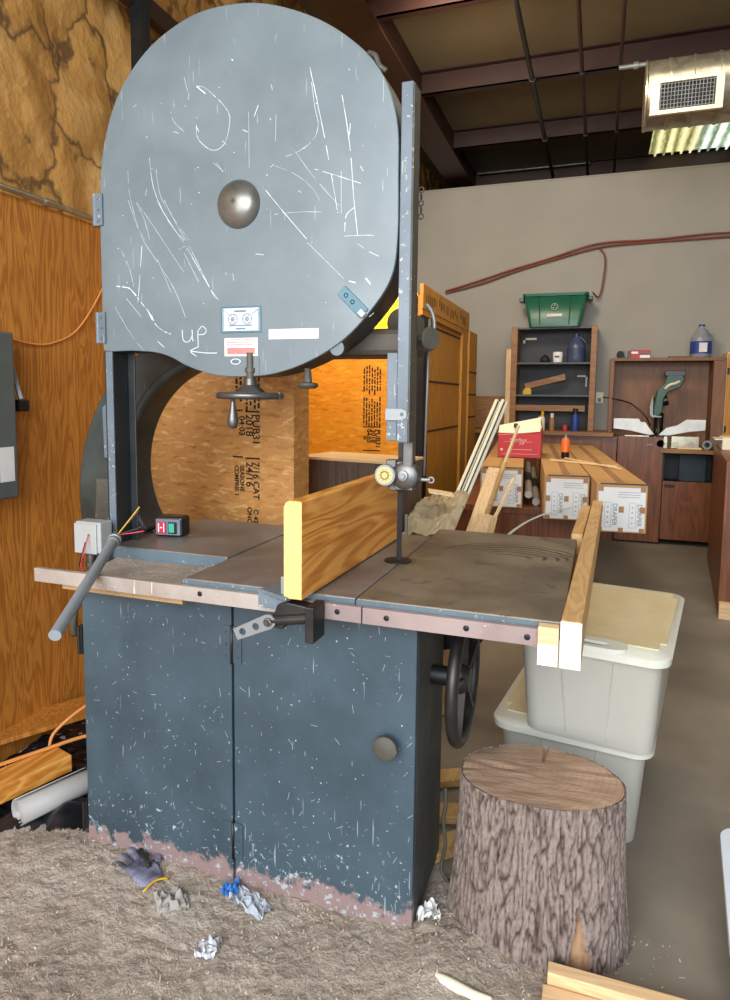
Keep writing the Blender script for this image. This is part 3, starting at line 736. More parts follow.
mb.tube([(-.742, Y, 1.815), (-.742, Y, 1.885)], .0011, 5).tube([(-.610, Y, 1.815), (-.610, Y, 1.885)], .0011, 5)
build('plate_emblem', mb, M['ink_grey'], np_)
mb = MB().box(-.739, -.614, .198, .2, 1.729, 1.789)
rp = build('warning_plate', mb, M['white'], dd)
mb = MB().box(-.729, -.624, .1972, .198, 1.735, 1.757); 
random.seed(3)
for r_ in range(3):
    x = -.729
    while x < -.632: l = random.uniform(.004, .012); mb.box(x, x+l, .1972, .198, 1.781-r_*.008, 1.785-r_*.008); x += l+.003
build('warning_print', mb, plain('faded_red', 'c4807a', .6), rp)
build('white_strip', MB().box(-.573, -.395, .1985, .2, 1.783, 1.815), M['white'], dd)
mb = MB(); curve2d(mb, [circ(-.697, 1.711, .020, 24, .011)], .0008, fx(.1992)); build('oval_plate', mb, M['guard_paint'], dd)
mb = MB(); curve2d(mb, [circ(-.697, 1.711, .019, 24, .010), circ(-.697, 1.711, .016, 24, .0075)], .0006, fx(.198)); build('oval_border', mb, M['chip_white'], dd)
build('seam_line', MB().box(-.610, -.609, .1992, .2, 1.667, 1.725), M['ink'], dd)
# tensioning handwheel under the housing
hw = build('tension_handwheel', MB().torus((-.643, .2, 1.597), (0, 0, 1), .102, .0115, 56, 12).lathe([(.055, 0), (.045, .014), (.022, .03), (.022, .05)], (-.643, .2, 1.603), (-.643, .2, 2), 28).bar((-.75, .2, 1.598), (-.53, .2, 1.598), .012, .022), M['steel'], saw, shade=40)
build('tension_screw', MB().lathe([(.013, 0), (.013, .035), (.018, .035), (.018, .05), (.012, .05), (.012, .1)], (-.643, .2, 1.64), (-.643, .2, 2), 20), M['guard_worn'], hw, shade=40)
build('wheel_handle', MB().lathe([(.007, 0), (.008, .02), (.013, .045), (.018, .068), (.018, .085), (.012, .097), (0, .101)], (-.66, .115, 1.59), (-.66, .115, 1), 20), M['steel'], hw, shade=True)
build('tracking_knob', MB().lathe([(.010, 0), (.014, .03), (.014, .045), (.034, .05), (.036, .058), (.028, .066), (0, .068)], (-.46, .26, 1.69), (-.455, .245, 1.0), 24), M['guard_worn'], saw, shade=40)
# --- blade guard and guides
g = build('blade_guard', MB().box(-.132, -.095, .20, .262, 1.457, 2.53), M['guard_paint'], saw, bevel=.003)
build('guard_side_plate', MB().box(-.0948, -.091, .203, .268, 1.457, 2.525), M['guard_worn'], g)
build('guard_lower_plate', MB().box(-.166, -.133, .205, .235, 1.462, 1.735), M['guard_paint'], g, bevel=.002)
mb = MB(); curve2d(mb, [[(-.166, 1.527), (-.113, 1.527), (-.10, 1.534), (-.097, 1.545), (-.10, 1.556), (-.113, 1.562), (-.166, 1.562)], circ(-.112, 1.545, .006, 12)], .002, fx(.196))
build('guard_strap', mb, M['alu'], g)
build('guide_post', MB().box(-.137, -.100, .285, .325, 1.37, 1.80), M['steel'], saw, bevel=.006)
gb = build('guide_block', MB().lathe([(.03, 0), (.046, .01), (.05, .03), (.046, .05), (.03, .06)], (-.128, .28, 1.342), (-.128, .5, 1.342), 20).box(-.162, -.10, .29, .34, 1.295, 1.39).box(-.185, -.15, .30, .33, 1.29, 1.31).box(-.19, -.155, .28, .31, 1.37, 1.395), M['steel'], saw, bevel=.003, shade=35)
build('guide_wheel', MB().lathe([(.034, 0), (.036, .004), (.036, .016), (.034, .02)], (-.187, .262, 1.345), (-.187, .5, 1.345), 32), M['alu'], gb, shade=35)
mb = MB().lathe([(.0285, 0), (.0285, .002)], (-.187, .260, 1.345), (-.187, .5, 1.345), 32); build('guide_wheel_face', mb, plain('cream_disc', 'bdb37a', .5, 0, .05), gb)
mb = MB().torus((-.187, .2595, 1.345), (0, 1, 0), .0125, .002, 24, 6)
for k in range(10): a = k*pi/5; mb.bar((-.187+.015*cos(a), .2595, 1.345+.015*sin(a)), (-.187+.021*cos(a), .2595, 1.345+.021*sin(a)), .003, .001)
build('guide_wheel_print', mb, plain('disc_brown', '8a6a2a', .6), gb)
build('guide_screw', MB().lathe([(.016, 0), (.016, .012), (.009, .013), (.009, .02)], (-.128, .28, 1.345), (-.128, -1, 1.345), 18).cyl((-.09, .32, 1.33), (-.05, .32, 1.33), .006, n=10).torus((-.046, .32, 1.33), (0, 1, 0), .009, .003, 16, 6), M['alu'], gb, shade=35)
build('lower_stay', MB().box(-.150, -.140, .38, .386, 1.12, 1.20), M['guard_worn'], saw)
build('balance_rod', MB().cyl((-.095, .42, 1.33), (-.087, .42, 1.86), .004, n=10).tube(smooth([(-.087, .42, 1.78), (-.07, .42, 1.83), (-.078, .42, 1.88), (-.10, .42, 1.91)], 6), .006, 8), M['alu'], saw, shade=True)
build('lock_knob', MB().cyl((-.115, .40, 1.79), (-.075, .36, 1.79), .012, n=12).lathe([(.0, 0), (.036, .002), (.040, .009), (.036, .018), (0, .02)], (-.078, .37, 1.79), (.3, .15, 1.79), 28), M['guard_worn'], saw, shade=40)
build('saw_blade', MB().box(-.1715, -.1585, .3600, .3612, 1.0, 1.75).box(-.1585, -.1535, .3602, .361, 1.0, 1.75), M['blade_steel'], saw)
# chain / cable up the right side
mb = MB()
for k in range(5): mb.torus((-.088, .285, 2.16+k*.02), (1, 0, 0) if k % 2 else (0, 1, 0), .008, .0025, 12, 6)
build('chain', mb, M['guard_worn'], saw, shade=True)
mb = MB(); mb.tube(smooth([(-.238, .205, 2.63), (-.215, .198, 2.615), (-.205, .205, 2.59), (-.185, .215, 2.575)], 5), .008, 8)
build('rim_catch', mb, M['guard_worn'], saw, shade=True)
# --- tables
tb = build('table_right', MB().box(-.1535, .40, -.088, .965, .995, 1.04), [M['table_r']], saw, bevel=.004)
build('table_edge', MB().box(-.1535, .402, -.0895, -.088, .998, 1.036), M['edge_worn'], tb)
tl = build('table_left', MB().box(-.718, -.1575, -.088, .80, .995, 1.04), M['table'], saw, bevel=.004)
build('table_edge', MB().box(-.718, -.1575, -.0895, -.088, .998, 1.036), M['edge_worn'], tl)
ta = build('side_table', MB().box(-1.20, -.722, .175, .76, .998, 1.045), M['table'], saw, bevel=.004)
build('side_table_edge', MB().box(-1.20, -.722, .1735, .175, 1.0, 1.041), M['edge_worn'], ta)
mb = MB(); curve2d(mb, [circ(-.166, .361, .047, 36), circ(-.166, .361, .006, 8)], .0015, Matrix.Translation((0, 0, 1.0418)))
build('table_insert', mb, M['black_iron'], saw)
# dusty ledge under the side table
build('ledge', MB().box(-1.19, -.725, -.085, .5, .955, .985), plain('ledge_wood', 'a5845a', .8, 0, .15, 12), saw)
build('trunnion', MB().prism([(-.05, .70), (.10, .74), (.28, .99), (-.12, .99)], .46, .52).box(-.12, .30, .30, .36, .94, .995), M['black_iron'], saw, bevel=.005)
# rail
rl = build('fence_rail', MB().box(-1.277, -.36, -.115, -.097, .979, 1.024), M['rail'], saw, bevel=.001)
build('fence_rail', MB().box(-.36, -.130, -.115, -.097, .979, 1.024), M['rail_brown'], saw, bevel=.001)
r2 = build('fence_rail', MB().box(-.126, .352, -.115, -.097, .979, 1.024), M['rail_brown'], saw, bevel=.001)
build('rail_bracket', MB().box(-1.1, .33, -.097, -.087, .985, 1.0), M['dark_steel'], saw)
for x, z in ((-.642, 1.006), (-.20, 1.004), (-.057, 1.003), (.16, 1.003), (.315, 1.0)):
    build('rail_screw', MB().lathe([(.008, 0), (.008, .001), (.003, .002), (.003, .0005)], (x, -.115, z), (x, -1, z), 16), M['black_iron'], rl if x < -.1 else r2, shade=30)
# rip fence: board, plates, lock
Mf = Matrix.Translation((-.305, -.18, 0)) @ Matrix.Rotation(radians(-1.0), 4, 'Z')
mb = MB(); mb.M = Mf
h = 1.318; z0 = 1.046
outl = [(-.027, z0), (.027, z0), (.027, h-.004), (.022, h), (-.010, h), (-.022, h-.006), (-.027, h-.018)]
mb.prism(outl, 0, .90)
fb = build('fence_board', mb, M['fence_wood'], saw, bevel=.0015)
mb = MB(); mb.M = Mf; mb.prism([(x*.985, z0+.002+(z-z0)*.985) for x, z in outl], -.0008, 0)
build('board_end', mb, M['endgrain'], fb)
mb = MB(); mb.box(-.352, -.334, -.16, .62, 1.042, 1.10)
build('fence_iron', mb, M['alu'], saw, bevel=.002)
mb = MB().prism([(-.43, -.14), (-.32, -.19), (-.32, -.02), (-.36, .02), (-.40, -.06)], 1.041, 1.052, 'z').box(-.43, -.33, -.145, -.118, 1.0, 1.045)
fp = build('fence_plate', mb, M['guard_paint'], saw, bevel=.002)
build('plate_bolt', MB().lathe([(.011, 0), (.011, .008)], (-.375, -.09, 1.052), (-.375, -.09, 2), 6), M['dark_steel'], fp)
mb = MB().prism([(-.385, .955), (-.36, 1.02), (-.33, 1.03), (-.24, 1.02), (-.235, .945), (-.255, .94), (-.26, .975), (-.33, .975), (-.345, .95)], -.165, -.12)
mb.box(-.26, -.235, -.20, -.12, .935, 1.035).cyl((-.38, -.16, .972), (-.25, -.16, .995), .016, n=16)
build('fence_lock', mb, M['dark_steel'], saw, bevel=.003)
# perforated lever
L0 = Vector((-.382, -.172, .972)); L1 = Vector((-.487, -.172, .922)); dv = L1-L0; an = atan2(dv.z, dv.x)
lv = []
ln = dv.length
lv = arc(0, 0, .021, 90, -90, 12)[::-1]
loop = [(-x, z) for x, z in lv] if False else [(ln, -.017), (ln, .017), (0, .021), (-.015, .015), (-.021, 0), (-.015, -.015), (0, -.021)]
mb = MB(); Mm = Matrix.Translation(L0) @ XZ @ Matrix.Rotation(an, 4, 'Z')
curve2d(mb, [loop, circ(ln*.38, 0, .0105), circ(ln*.78, 0, .0105)], .003, Mm)
lev = build('lock_lever', mb, M['alu'], saw, bevel=.0008)
build('lever_nut', MB().lathe([(.013, 0), (.013, .008), (.008, .009), (.008, .016)], (-.382, -.175, .972), (-.382, -1, .972), 6), M['steel'], lev)
# --- boards bolted on the right end
mb = MB(); mb.M = Matrix.Translation((.420, -.12, 0)) @ Matrix.Rotation(radians(-1.5), 4, 'Z'); mb.box(-.025, .025, 0, 2.1, .935, 1.055)
eb = build('end_board', mb, M['pine'], saw, bevel=.003)
mb = MB(); mb.M = Matrix.Translation((.420, -.12, 0)) @ Matrix.Rotation(radians(-1.5), 4, 'Z'); mb.box(-.0252, .0252, -.001, .002, .934, 1.052)
build('painted_end', mb, M['white'], eb)
build('end_block', MB().box(.342, .392, -.135, -.10, .94, 1.038), M['pine_x'], saw, bevel=.002)
build('end_block_face', MB().box(.343, .391, -.1365, -.135, .941, .995), M['white'], saw)
mb = MB(); mb.M = Matrix.Translation((.405, 1.05, 0)) @ Matrix.Rotation(radians(-1.5), 4, 'Z'); mb.box(-.03, .015, 0, .8, .96, 1.045)
build('end_board', mb, M['pine'], saw, bevel=.003)
# --- tilt handwheel on the right side
hwl = build('tilt_handwheel', MB().torus((.10, .2, .73), (1, 0, 0), .185, .019, 64, 14), M['dark_steel'], saw, shade=True)
mb = MB().lathe([(.05, 0), (.05, .03), (.035, .05)], (.07, .2, .73), (1, .2, .73), 28)
for k in range(5):
    a = radians(20+72*k); mb.bar((.095, .2+.03*cos(a), .73+.03*sin(a)), (.10, .2+.18*cos(a), .73+.18*sin(a)), .03, .014)
build('wheel_spoke', mb, M['dark_steel'], hwl, shade=35)
build('wheel_shaft', MB().cyl((-.02, .2, .73), (.075, .2, .73), .03), M['black_iron'], hwl, shade=35)
# --- junction box on the left
jb = build('junction_box', MB().box(-1.300, -1.19, .10, .16, 1.03, 1.142), M['grey_box'], saw, bevel=.004)
build('box_lid', MB().box(-1.303, -1.205, .094, .10, 1.027, 1.136), M['grey_box'], jb, bevel=.003)
build('fitting', MB().cyl((-1.26, .13, .96), (-1.26, .13, 1.03), .017, n=16).cyl((-1.26, .13, .975), (-1.26, .13, .99), .022, n=8), M['steel'], jb, shade=35)
build('flexible_conduit', MB().tube(smooth([(-1.26, .13, .97), (-1.265, .10, .90), (-1.28, .06, .82), (-1.32, .10, .72)], 6), .014, 10), M['guard_worn'], jb, shade=True)
for c, P in (('red_btn', [(-1.235, .09, 1.10), (-1.23, .06, 1.04), (-1.235, .05, .99), (-1.20, .05, .975), (-1.16, .08, .99)]), ('black', [(-1.25, .09, 1.07), (-1.25, .07, 1.02), (-1.24, .05, .99), (-1.21, .06, .97)])):
    build('loose_wire', MB().tube(smooth(P, 6), .0022, 6), M[c], jb, shade=True)
build('cardboard_flap', MB().box(-1.26, -1.24, .30, .34, 1.12, 1.15), M['guard_worn'], saw)
# ================================================================ THINGS ON AND AROUND THE SAW
t = thing('switch_box', 'black on off switch with red and green buttons on the saw table', 'switch', (-1.11, .41, 1.045), radians(10))
build('switch_body', MB().box(-.058, .058, -.038, .040, 0, .078), M['black'], t, bevel=.010, local=True)
build('face_plate', MB().box(-.050, .050, -.0405, -.038, .008, .070), plain('switch_face', '6f7884', .4, .1), t, local=True, bevel=.002)
build('stop_button', MB().box(-.044, -.006, -.046, -.0405, .014, .060), M['red_btn'], t, local=True, bevel=.003)
sg = build('start_button', MB().box(.002, .038, -.045, -.0405, .014, .060), M['black'], t, local=True, bevel=.003)
build('button_face', MB().box(.006, .029, -.048, -.045, .019, .055), M['green_btn'], sg, local=True, bevel=.002)
build('button_print', MB().box(-.038, -.033, -.0465, -.046, .02, .055).box(-.016, -.012, -.0465, -.046, .02, .055).box(-.030, -.02, -.0465, -.046, .035, .04), M['paper'], t, local=True)
t = thing('conduit_stub', 'loose grey plastic conduit with bare wires lying across the saw rail', 'conduit', (-1.0, -.17, 1.02))
a = Vector((-1.128, .10, 1.090)); b = Vector((-.867, -.45, .963))
d = (b-a).normalized()
build('pipe', MB().cyl(a, b, .0165), M['pvc_grey'], t, shade=40)
build('connector', MB().lathe([(.0175, 0), (.021, .004), (.021, .02), (.024, .022), (.024, .034), (.015, .036)], a+d*.036, a-d, 16), M['alu'], t, shade=35)
for k, (c, e) in enumerate((('yellow_dull', (.06, .05, .10)), ('black', (.075, .05, .03)), ('red_btn', (.085, .04, .015)), ('steel', (.05, .06, .085)))):
    e = Vector(e); build('wire', MB().tube(smooth([tuple(a), tuple(a-d*.03), tuple(a-d*.03+e*.6), tuple(a-d*.03+e)], 5), .0025, 6), M[c], t, shade=True)

# ---- stump
random.seed(4)
mb = MB(); nu, nv = 420, 130; dep = []; bare = []
def R(th, v):
    base = .228+.014*(1-v)**2.2 + .010*(1-v)
    base *= 1+.045*cos(2*th+.6)+.02*cos(3*th+1)
    root = .012*(1-v)**3*max(0, sin(4*th+1.1))
    return base+root
vs = []; fs = []
top = lambda th: .475+.012*cos(th-.4)
for j in range(nv+1):
    v = j/nv
    for i in range(nu):
        th = 2*pi*i/nu; z = v*top(th)
        p = Vector((cos(th)*3.4, sin(th)*3.4, z*3.2))
        w = noise.noise(p*1.5)*.35
        r1 = abs(noise.noise(Vector((cos(th+w*.10)*17, sin(th+w*.10)*17, z*13+w*2))))
        r2 = abs(noise.noise(Vector((cos(th)*28, sin(th)*28, z*36+3))))
        q = min(1, (r1*4.2)**.7)*.72+min(1, r2*3.5)*.28
        dpt = .011*(q-.7)
        r = R(th, v)+dpt
        x, y = r*cos(th), r*sin(th)*.74
        # bark gone and wood showing low on the front
        a0 = (th-radians(303)+pi) % (2*pi)-pi
        lim = .17*(1-v/.40)+.04*noise.noise(Vector((z*30, th*9, 1)))
        bb = max(0., min(1., (lim-abs(a0))/.03)) if v < .40 else 0.
        if bb > 0: r2_ = r*(1-bb)+(R(th, v)-.020)*bb; x, y = r2_*cos(th), r2_*sin(th)*.74
        vs.append((x, y, z)); dep.append(q); bare.append(bb)
for j in range(nv):
    for i in range(nu): fs.append((j*nu+i, j*nu+(i+1) % nu, (j+1)*nu+(i+1) % nu, (j+1)*nu+i))
mb.add(vs, fs)
t = thing('tree_stump', 'bark covered log stump standing upright in front of the bins', 'stump', (.340, .180, 0))
o = build('bark', mb, [M['bark'], M['cut_wood']], t, shade=True, local=True)
at_ = o.data.attributes.new('depth', 'FLOAT', 'POINT')
for i, q in enumerate(dep): at_.data[i].value = q
at_ = o.data.attributes.new('bare', 'FLOAT', 'POINT')
for i, q in enumerate(bare): at_.data[i].value = q
mb = MB(); vs = [(0, 0, .472)]; n = nu; fs = []
rings = 14
for k in range(1, rings+1):
    for i in range(nu):
        th = 2*pi*i/nu; r = (R(th, 1)-.003)*k/rings
        zz = (.475-.002 if k == rings else .475)+.012*cos(th-.4)*k/rings + .004*noise.noise(Vector((r*cos(th)*9, r*sin(th)*30, 1)))
        cr = abs((th-radians(88)+pi) % (2*pi)-pi)
        if cr < .035 and k > 7: zz -= .018
        vs.append((r*cos(th), r*sin(th)*.74, zz))
for i in range(nu): fs.append((0, 1+i, 1+(i+1) % nu))
for k in range(rings-1):
    for i in range(nu): fs.append((1+k*nu+i, 1+(k+1)*nu+i, 1+(k+1)*nu+(i+1) % nu, 1+k*nu+(i+1) % nu))
mb.add(vs, fs); build('sawn_top', mb, M['cut_wood'], t, shade=True, local=True)

# ---- storage bins
def rrect(w, l, r, n=6):
    out = []
    for sx, sy, a in ((1, 1, 0), (-1, 1, 90), (-1, -1, 180), (1, -1, 270)):
        for k in range(n+1):
            q = radians(a+90*k/n); out.append((sx*(w/2-r)+r*cos(q), sy*(l/2-r)+r*sin(q)))
    return out
def loft(mb, loops, cap0=True, cap1=True):
    n = len(loops[0]); b = []
    vs = [p for lp in loops for p in lp]; fs = []
    for j in range(len(loops)-1):
        for i in range(n): fs.append((j*n+i, j*n+(i+1) % n, (j+1)*n+(i+1) % n, (j+1)*n+i))
    if cap0: fs.append(tuple(range(n-1, -1, -1)))
    if cap1: fs.append(tuple((len(loops)-1)*n+i for i in range(n)))
    mb.add(vs, fs)
def bin_(label, loc, rz, W, L, H, bw, bl):
    t = thing('storage_bin', label, 'storage bin', loc, rz, 'lidded plastic storage bins')
    mb = MB(); lps = []
    for z, k in ((0, 0), (.01, .02), (H*.25, .27), (H*.55, .55), (H*.9, .9), (H-.02, 1)):
        w = bw+(W-.05-bw)*k; l = bl+(L-.06-bl)*k
        lp = rrect(w, l, .055)
        # waist pinched on the long sides
        lps.append([(x*(1-.05*math.exp(-(y/.10)**2)), y*(1-.02*math.exp(-(x/.09)**2)), z) for x, y in lp])
    loft(mb, lps, True, False)
    build('body', mb, M['bin_plastic'], t, shade=50, local=True, solid=.004)
    mb = MB()
    for sx in (-1, 1):
        for y0 in (-.24*L, .24*L):
            mb.add([(sx*(bw/2+.002), y0-.05, .02), (sx*(bw/2+.002), y0+.05, .02), (sx*(W/2-.022), y0+.03, H-.05), (sx*(W/2-.022), y0-.03, H-.05)], [(0, 1, 2, 3)])
    mb = MB()
    # ribs on the near end
    for x in (-.13*W, .13*W):
        mb.bar((x, -bl/2-.003, .02), (x*1.3, -(L-.06)/2+.004, H-.05), .006, .005)
    build('rib', mb, M['bin_plastic'], t, local=True, shade=30)
    mb = MB()
    loft(mb, [[(x, y, H-.028) for x, y in rrect(W, L, .07)], [(x, y, H-.004) for x, y in rrect(W+.004, L+.004, .072)], [(x, y, H) for x, y in rrect(W-.006, L-.006, .068)]], True, True)
    ld = build('lid', mb, M['white_plastic'], t, shade=40, local=True)
    mb = MB()
    def pl(x0, x1, y0, y1): 
        return [(x0+.02, y0), (x1-.02, y0), (x1, y0+.03), (x1, y1-.04), (x1-.03, y1), (x0+.03, y1), (x0, y1-.04), (x0, y0+.03)]
    ny = 11; y0, y1 = -L/2+.10, L/2-.035
    for k in range(ny):
        a = y0+(y1-y0)*k/ny; c = y0+(y1-y0)*(k+1)/ny-.0012; tw = .02 if k in (0, ny-1) else 0
        mb.box(-W/2+.022+tw, W/2-.022-tw, a, c, H, H+.004)
    build('lid_top_panel', mb, M['lid'], ld, local=True)
    mb = MB()
    def ov(rx, ry, cy): return [(rx*(abs(cos(a))**.5)*(1 if cos(a) > 0 else -1), cy+ry*(abs(sin(a))**.6)*(1 if sin(a) > 0 else -1)) for a in [2*pi*k/32 for k in range(32)]]
    curve2d(mb, [ov(.125, .050, -L/2+.044), ov(.070, .018, -L/2+.036)], .009, Matrix.Translation((0, 0, H+.004)))
    build('lid_handle', mb, M['white_plastic'], ld, local=True, bevel=.002)
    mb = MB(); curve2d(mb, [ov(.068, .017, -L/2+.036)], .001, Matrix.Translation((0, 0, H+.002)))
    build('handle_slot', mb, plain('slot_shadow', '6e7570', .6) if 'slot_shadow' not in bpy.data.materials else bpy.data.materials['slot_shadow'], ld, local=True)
    return t
bin_('lower translucent storage bin, standing on the floor behind the stump', (.455, 1.035, 0), radians(-7), .57, .84, .39, .46, .70)
bin_('upper translucent storage bin with a tan lid, stacked on the other bin', (.520, .93, .400), radians(-9), .52, .86, .365, .43, .70)

# ---- dusty floor
def dz(x, y):
    e = min(1, max(0, (.62-x+.25*noise.noise(Vector((x*2, y*2, 1))))/.35))
    e *= min(1, max(0, (.42-y)/.4)) if x > -1.15 else min(1, max(0, (1.2-y)/.6))
    h = .008+.012*noise.noise(Vector((x*1.8, y*1.8, 3)))+.010*noise.noise(Vector((x*6, y*6, 5)))+.012*abs(noise.noise(Vector((x*14, y*14, 8))))+.007*noise.noise(Vector((x*34, y*34, 2)))+.004*noise.noise(Vector((x*70, y*70, 2)))
    if y > .03 and -1.3 < x < .0: e = 0
    h += .020*math.exp(-((x+1.05)/.35)**2-((y+.12)/.16)**2) + .018*math.exp(-((x+.1)/.25)**2-((y+.13)/.10)**2) + .022*math.exp(-((x-.10)/.12)**2-((y+.02)/.2)**2)
    return -.006+(h+.008)*e
DX0, DX1, DY0, DY1 = -1.89, 1.0, -1.75, 1.2
def dg_(u, v): x = DX0+(DX1-DX0)*u; y = DY0+(DY1-DY0)*v; return (x, y, dz(x, y))
stuff('sawdust', MB().grid(dg_, 380, 390), M['dust'], 'drifts of brown sawdust over the floor around the saw', 'sawdust', shade=True)
random.seed(8); mb = MB()
for _ in range(12000):
    x = random.uniform(-1.85, .75); y = -1.3+1.55*random.random()**.8
    if x > -1.15 and y > -.02 and x < .02: continue
    if hypot(x-.340, (y-.18)/.76) < .25: continue
    if x > .45 and random.random() < .8: continue
    z = max(0, dz(x, y))+.001; a = random.random()*6.28; L = random.uniform(.001, .0045)*random.choice((1, 1, 1, 1, 2)); w = random.uniform(.0006, .002)
    c, s = cos(a), sin(a); tz = random.uniform(0, .004)
    mb.add([(x-c*L-s*w, y-s*L+c*w, z), (x-c*L+s*w, y-s*L-c*w, z), (x+c*L+s*w, y+s*L-c*w, z+tz), (x+c*L-s*w, y+s*L+c*w, z+tz)], [(0, 1, 2, 3)])
stuff('wood_shavings', mb, M['chips'], 'small pale shavings scattered over the sawdust', 'shavings')
# dust on the saw ledge
def lg(u, v):
    x = -1.18+.44*u; y = -.07+.24*v; return (x, y, .985+.022*max(0, v-.2+.35*noise.noise(Vector((x*9, y*9, 2)))))
stuff('ledge_dust', MB().grid(lg, 60, 40), M['dust'], 'sawdust heaped on the wooden ledge under the side table', 'sawdust', shade=True)
# scraps on the floor
def skin(name, verts, edges, radii, mat, parent=None, sub=2, flat=1., **k):
    me = bpy.data.meshes.new(name); me.from_pydata(verts, edges, []); me.materials.append(mat)
    o = bpy.data.objects.new(name, me); COL.objects.link(o)
    if parent: o.parent = parent; OFF[o.name] = OFF.get(parent.name, Vector())
    md = o.modifiers.new('s', 'SKIN'); sv = me.skin_vertices
    if not sv: me.skin_vertices.new() if hasattr(me.skin_vertices, 'new') else None
    for i, r in enumerate(radii): me.skin_vertices[0].data[i].radius = (r, r*flat)
    me.skin_vertices[0].data[0].use_root = True
    sd = o.modifiers.new('ss', 'SUBSURF'); sd.levels = sub; sd.render_levels = sub
    md.use_smooth_shade = True
    return o
gl = thing('work_glove', 'grey and purple work glove with a yellow cuff lying under the cabinet edge', 'glove', (-.885, -.085, .016), radians(-26))
def mkskin(name, V, E_, Rr, mat, parent):
    bpy.context.view_layer.update()
    me = bpy.data.meshes.new(name); me.from_pydata(V, E_, []); me.materials.append(mat)
    o = bpy.data.objects.new(name, me); COL.objects.link(o); o.parent = parent
    o.modifiers.new('skin', 'SKIN')
    bpy.context.view_layer.update()
    if len(me.skin_vertices) == 0: 
        bm = bmesh.new(); bm.from_mesh(me); bm.verts.layers.skin.verify(); bm.to_mesh(me); bm.free()
    for i, r in enumerate(Rr): me.skin_vertices[0].data[i].radius = r
    me.skin_vertices[0].data[0].use_root = True
    o.modifiers['skin'].use_smooth_shade = True
    s = o.modifiers.new('sub', 'SUBSURF'); s.levels = 2; s.render_levels = 2
    return o
V = [(0, 0, .012), (-.035, .0, .014), (-.045, .026, .014), (-.085, .034, .016), (-.11, .036, .010), (-.048, .009, .015), (-.09, .012, .020), (-.118, .012, .012), (-.048, -.010, .014), (-.088, -.012, .018), (-.112, -.014, .010), (-.042, -.028, .012), (-.075, -.034, .014), (-.095, -.038, .009), (-.005, .03, .016), (-.03, .055, .018), (-.06, .065, .012), (.05, 0, .012)]
E_ = [(0, 1), (1, 2), (2, 3), (3, 4), (1, 5), (5, 6), (6, 7), (1, 8), (8, 9), (9, 10), (1, 11), (11, 12), (12, 13), (0, 14), (14, 15), (15, 16), (0, 17)]
Rr = [(.040, .014), (.038, .013)]+[(.011, .010), (.010, .009), (.008, .007)]*4+[(.013, .011), (.012, .010), (.009, .008), (.036, .013)]
V = [(x*1.3, y*1.25, z) for x, y, z in V]; Rr = [(a_*1.15, b_*.8) for a_, b_ in Rr]
o = mkskin('glove_body', V, E_, Rr, plain('glove_fabric', '77778a', .9, 0, .6, 16, .5), gl)
mb = MB(); lp = [(.072+.004*sin(3*a), .043*cos(a), .012+.011*sin(a)) for a in [2*pi*k/28 for k in range(29)]]
mb.tube(lp, .0035, 8); build('yellow_cuff', mb, M['yellow_dull'], gl, local=True, shade=True)
mb = MB(); mb.tube([(-.10, .034, .024), (-.05, .03, .028), (0, .02, .027), (.05, .012, .026)], .004, 6); build('palm_patch', MB().tube([(-.105, .036, .02), (-.06, .028, .028), (0, .015, .027)], .008, 8), M['black_rubber'], gl, local=True, shade=True)
def crumple(name, cx_, cy_, w, l, rz, amp, seed, mat, label, cat, z0=.012, n=26, **k):
    def f(u, v):
        x = (u-.5)*w; y = (v-.5)*l; c, s = cos(rz), sin(rz)
        h = amp*(abs(noise.noise(Vector((u*3.2+seed, v*3.2, seed))))*1.6+.5*noise.noise(Vector((u*8, v*8+seed, 2))))
        X = cx_+x*c-y*s+amp*.4*noise.noise(Vector((u*5, v*5, seed+3))); Yy = cy_+x*s+y*c
        return (X, Yy, z0+max(0, dz(X, Yy))+h)
    return S(name, MB().grid(f, n, n), mat, label, cat, shade=40, **k)
crumple('plastic_film', -.50, -.075,   .15, .06, radians(-22), .025, 2, M['film_grey'], 'crumpled clear film with blue tape under the cabinet door gap', 'plastic film', .004)
crumple('blue_tape_scrap', -.585, -.05, .05, .04, .3, .03, 7, M['blue_tape'], 'scrap of blue tape at the foot of the gap between the cabinet doors', 'tape', .008, 12)
crumple('paper_scrap', .035, .06, .07, .06, .5, .03, 5, M['paper'], 'crumpled white scrap between the cabinet corner and the stump', 'scrap', .006, 14)
crumple('grey_rag', -.73, -.16, .09, .09, .8, .03, 9, plain('rag', '9c958c', .9), 'small grey scrap of cloth in the sawdust beside the glove', 'rag', .004, 16)
crumple('foil_scrap', -.53, -.265, .06, .05, .2, .03, 12, plain('foil', 'b9bcc0', .4, .4), 'small silvery scrap in the sawdust in front of the saw', 'scrap', .004, 14)
P = smooth([(.05, -.13, .028), (.13, -.15, .034), (.21, -.16, .026), (.26, -.145, .018)], 6)
S('bark_sliver', MB().tube(P, .008, 8, rad=[.003+.012*sin(pi*i/(len(P)-1)) for i in range(len(P))]), M['cream'], 'long curved pale sliver of wood in the dust before the stump', 'wood sliver', shade=True)
# lumber lower right
S('lumber_board', MB().box(.395, 1.7, -.075, -.035, .001, .075), M['pine_x'], 'pale board on the floor in front of the stump, the rear one of two', 'board', 'boards in front of the stump', bevel=.003)
S('lumber_board', MB().box(.385, 1.7, -.20, -.08, .001, .045), M['pine_x'], 'pale flat board on the floor in front of the stump, the nearer one of two', 'board', 'boards in front of the stump', bevel=.003)
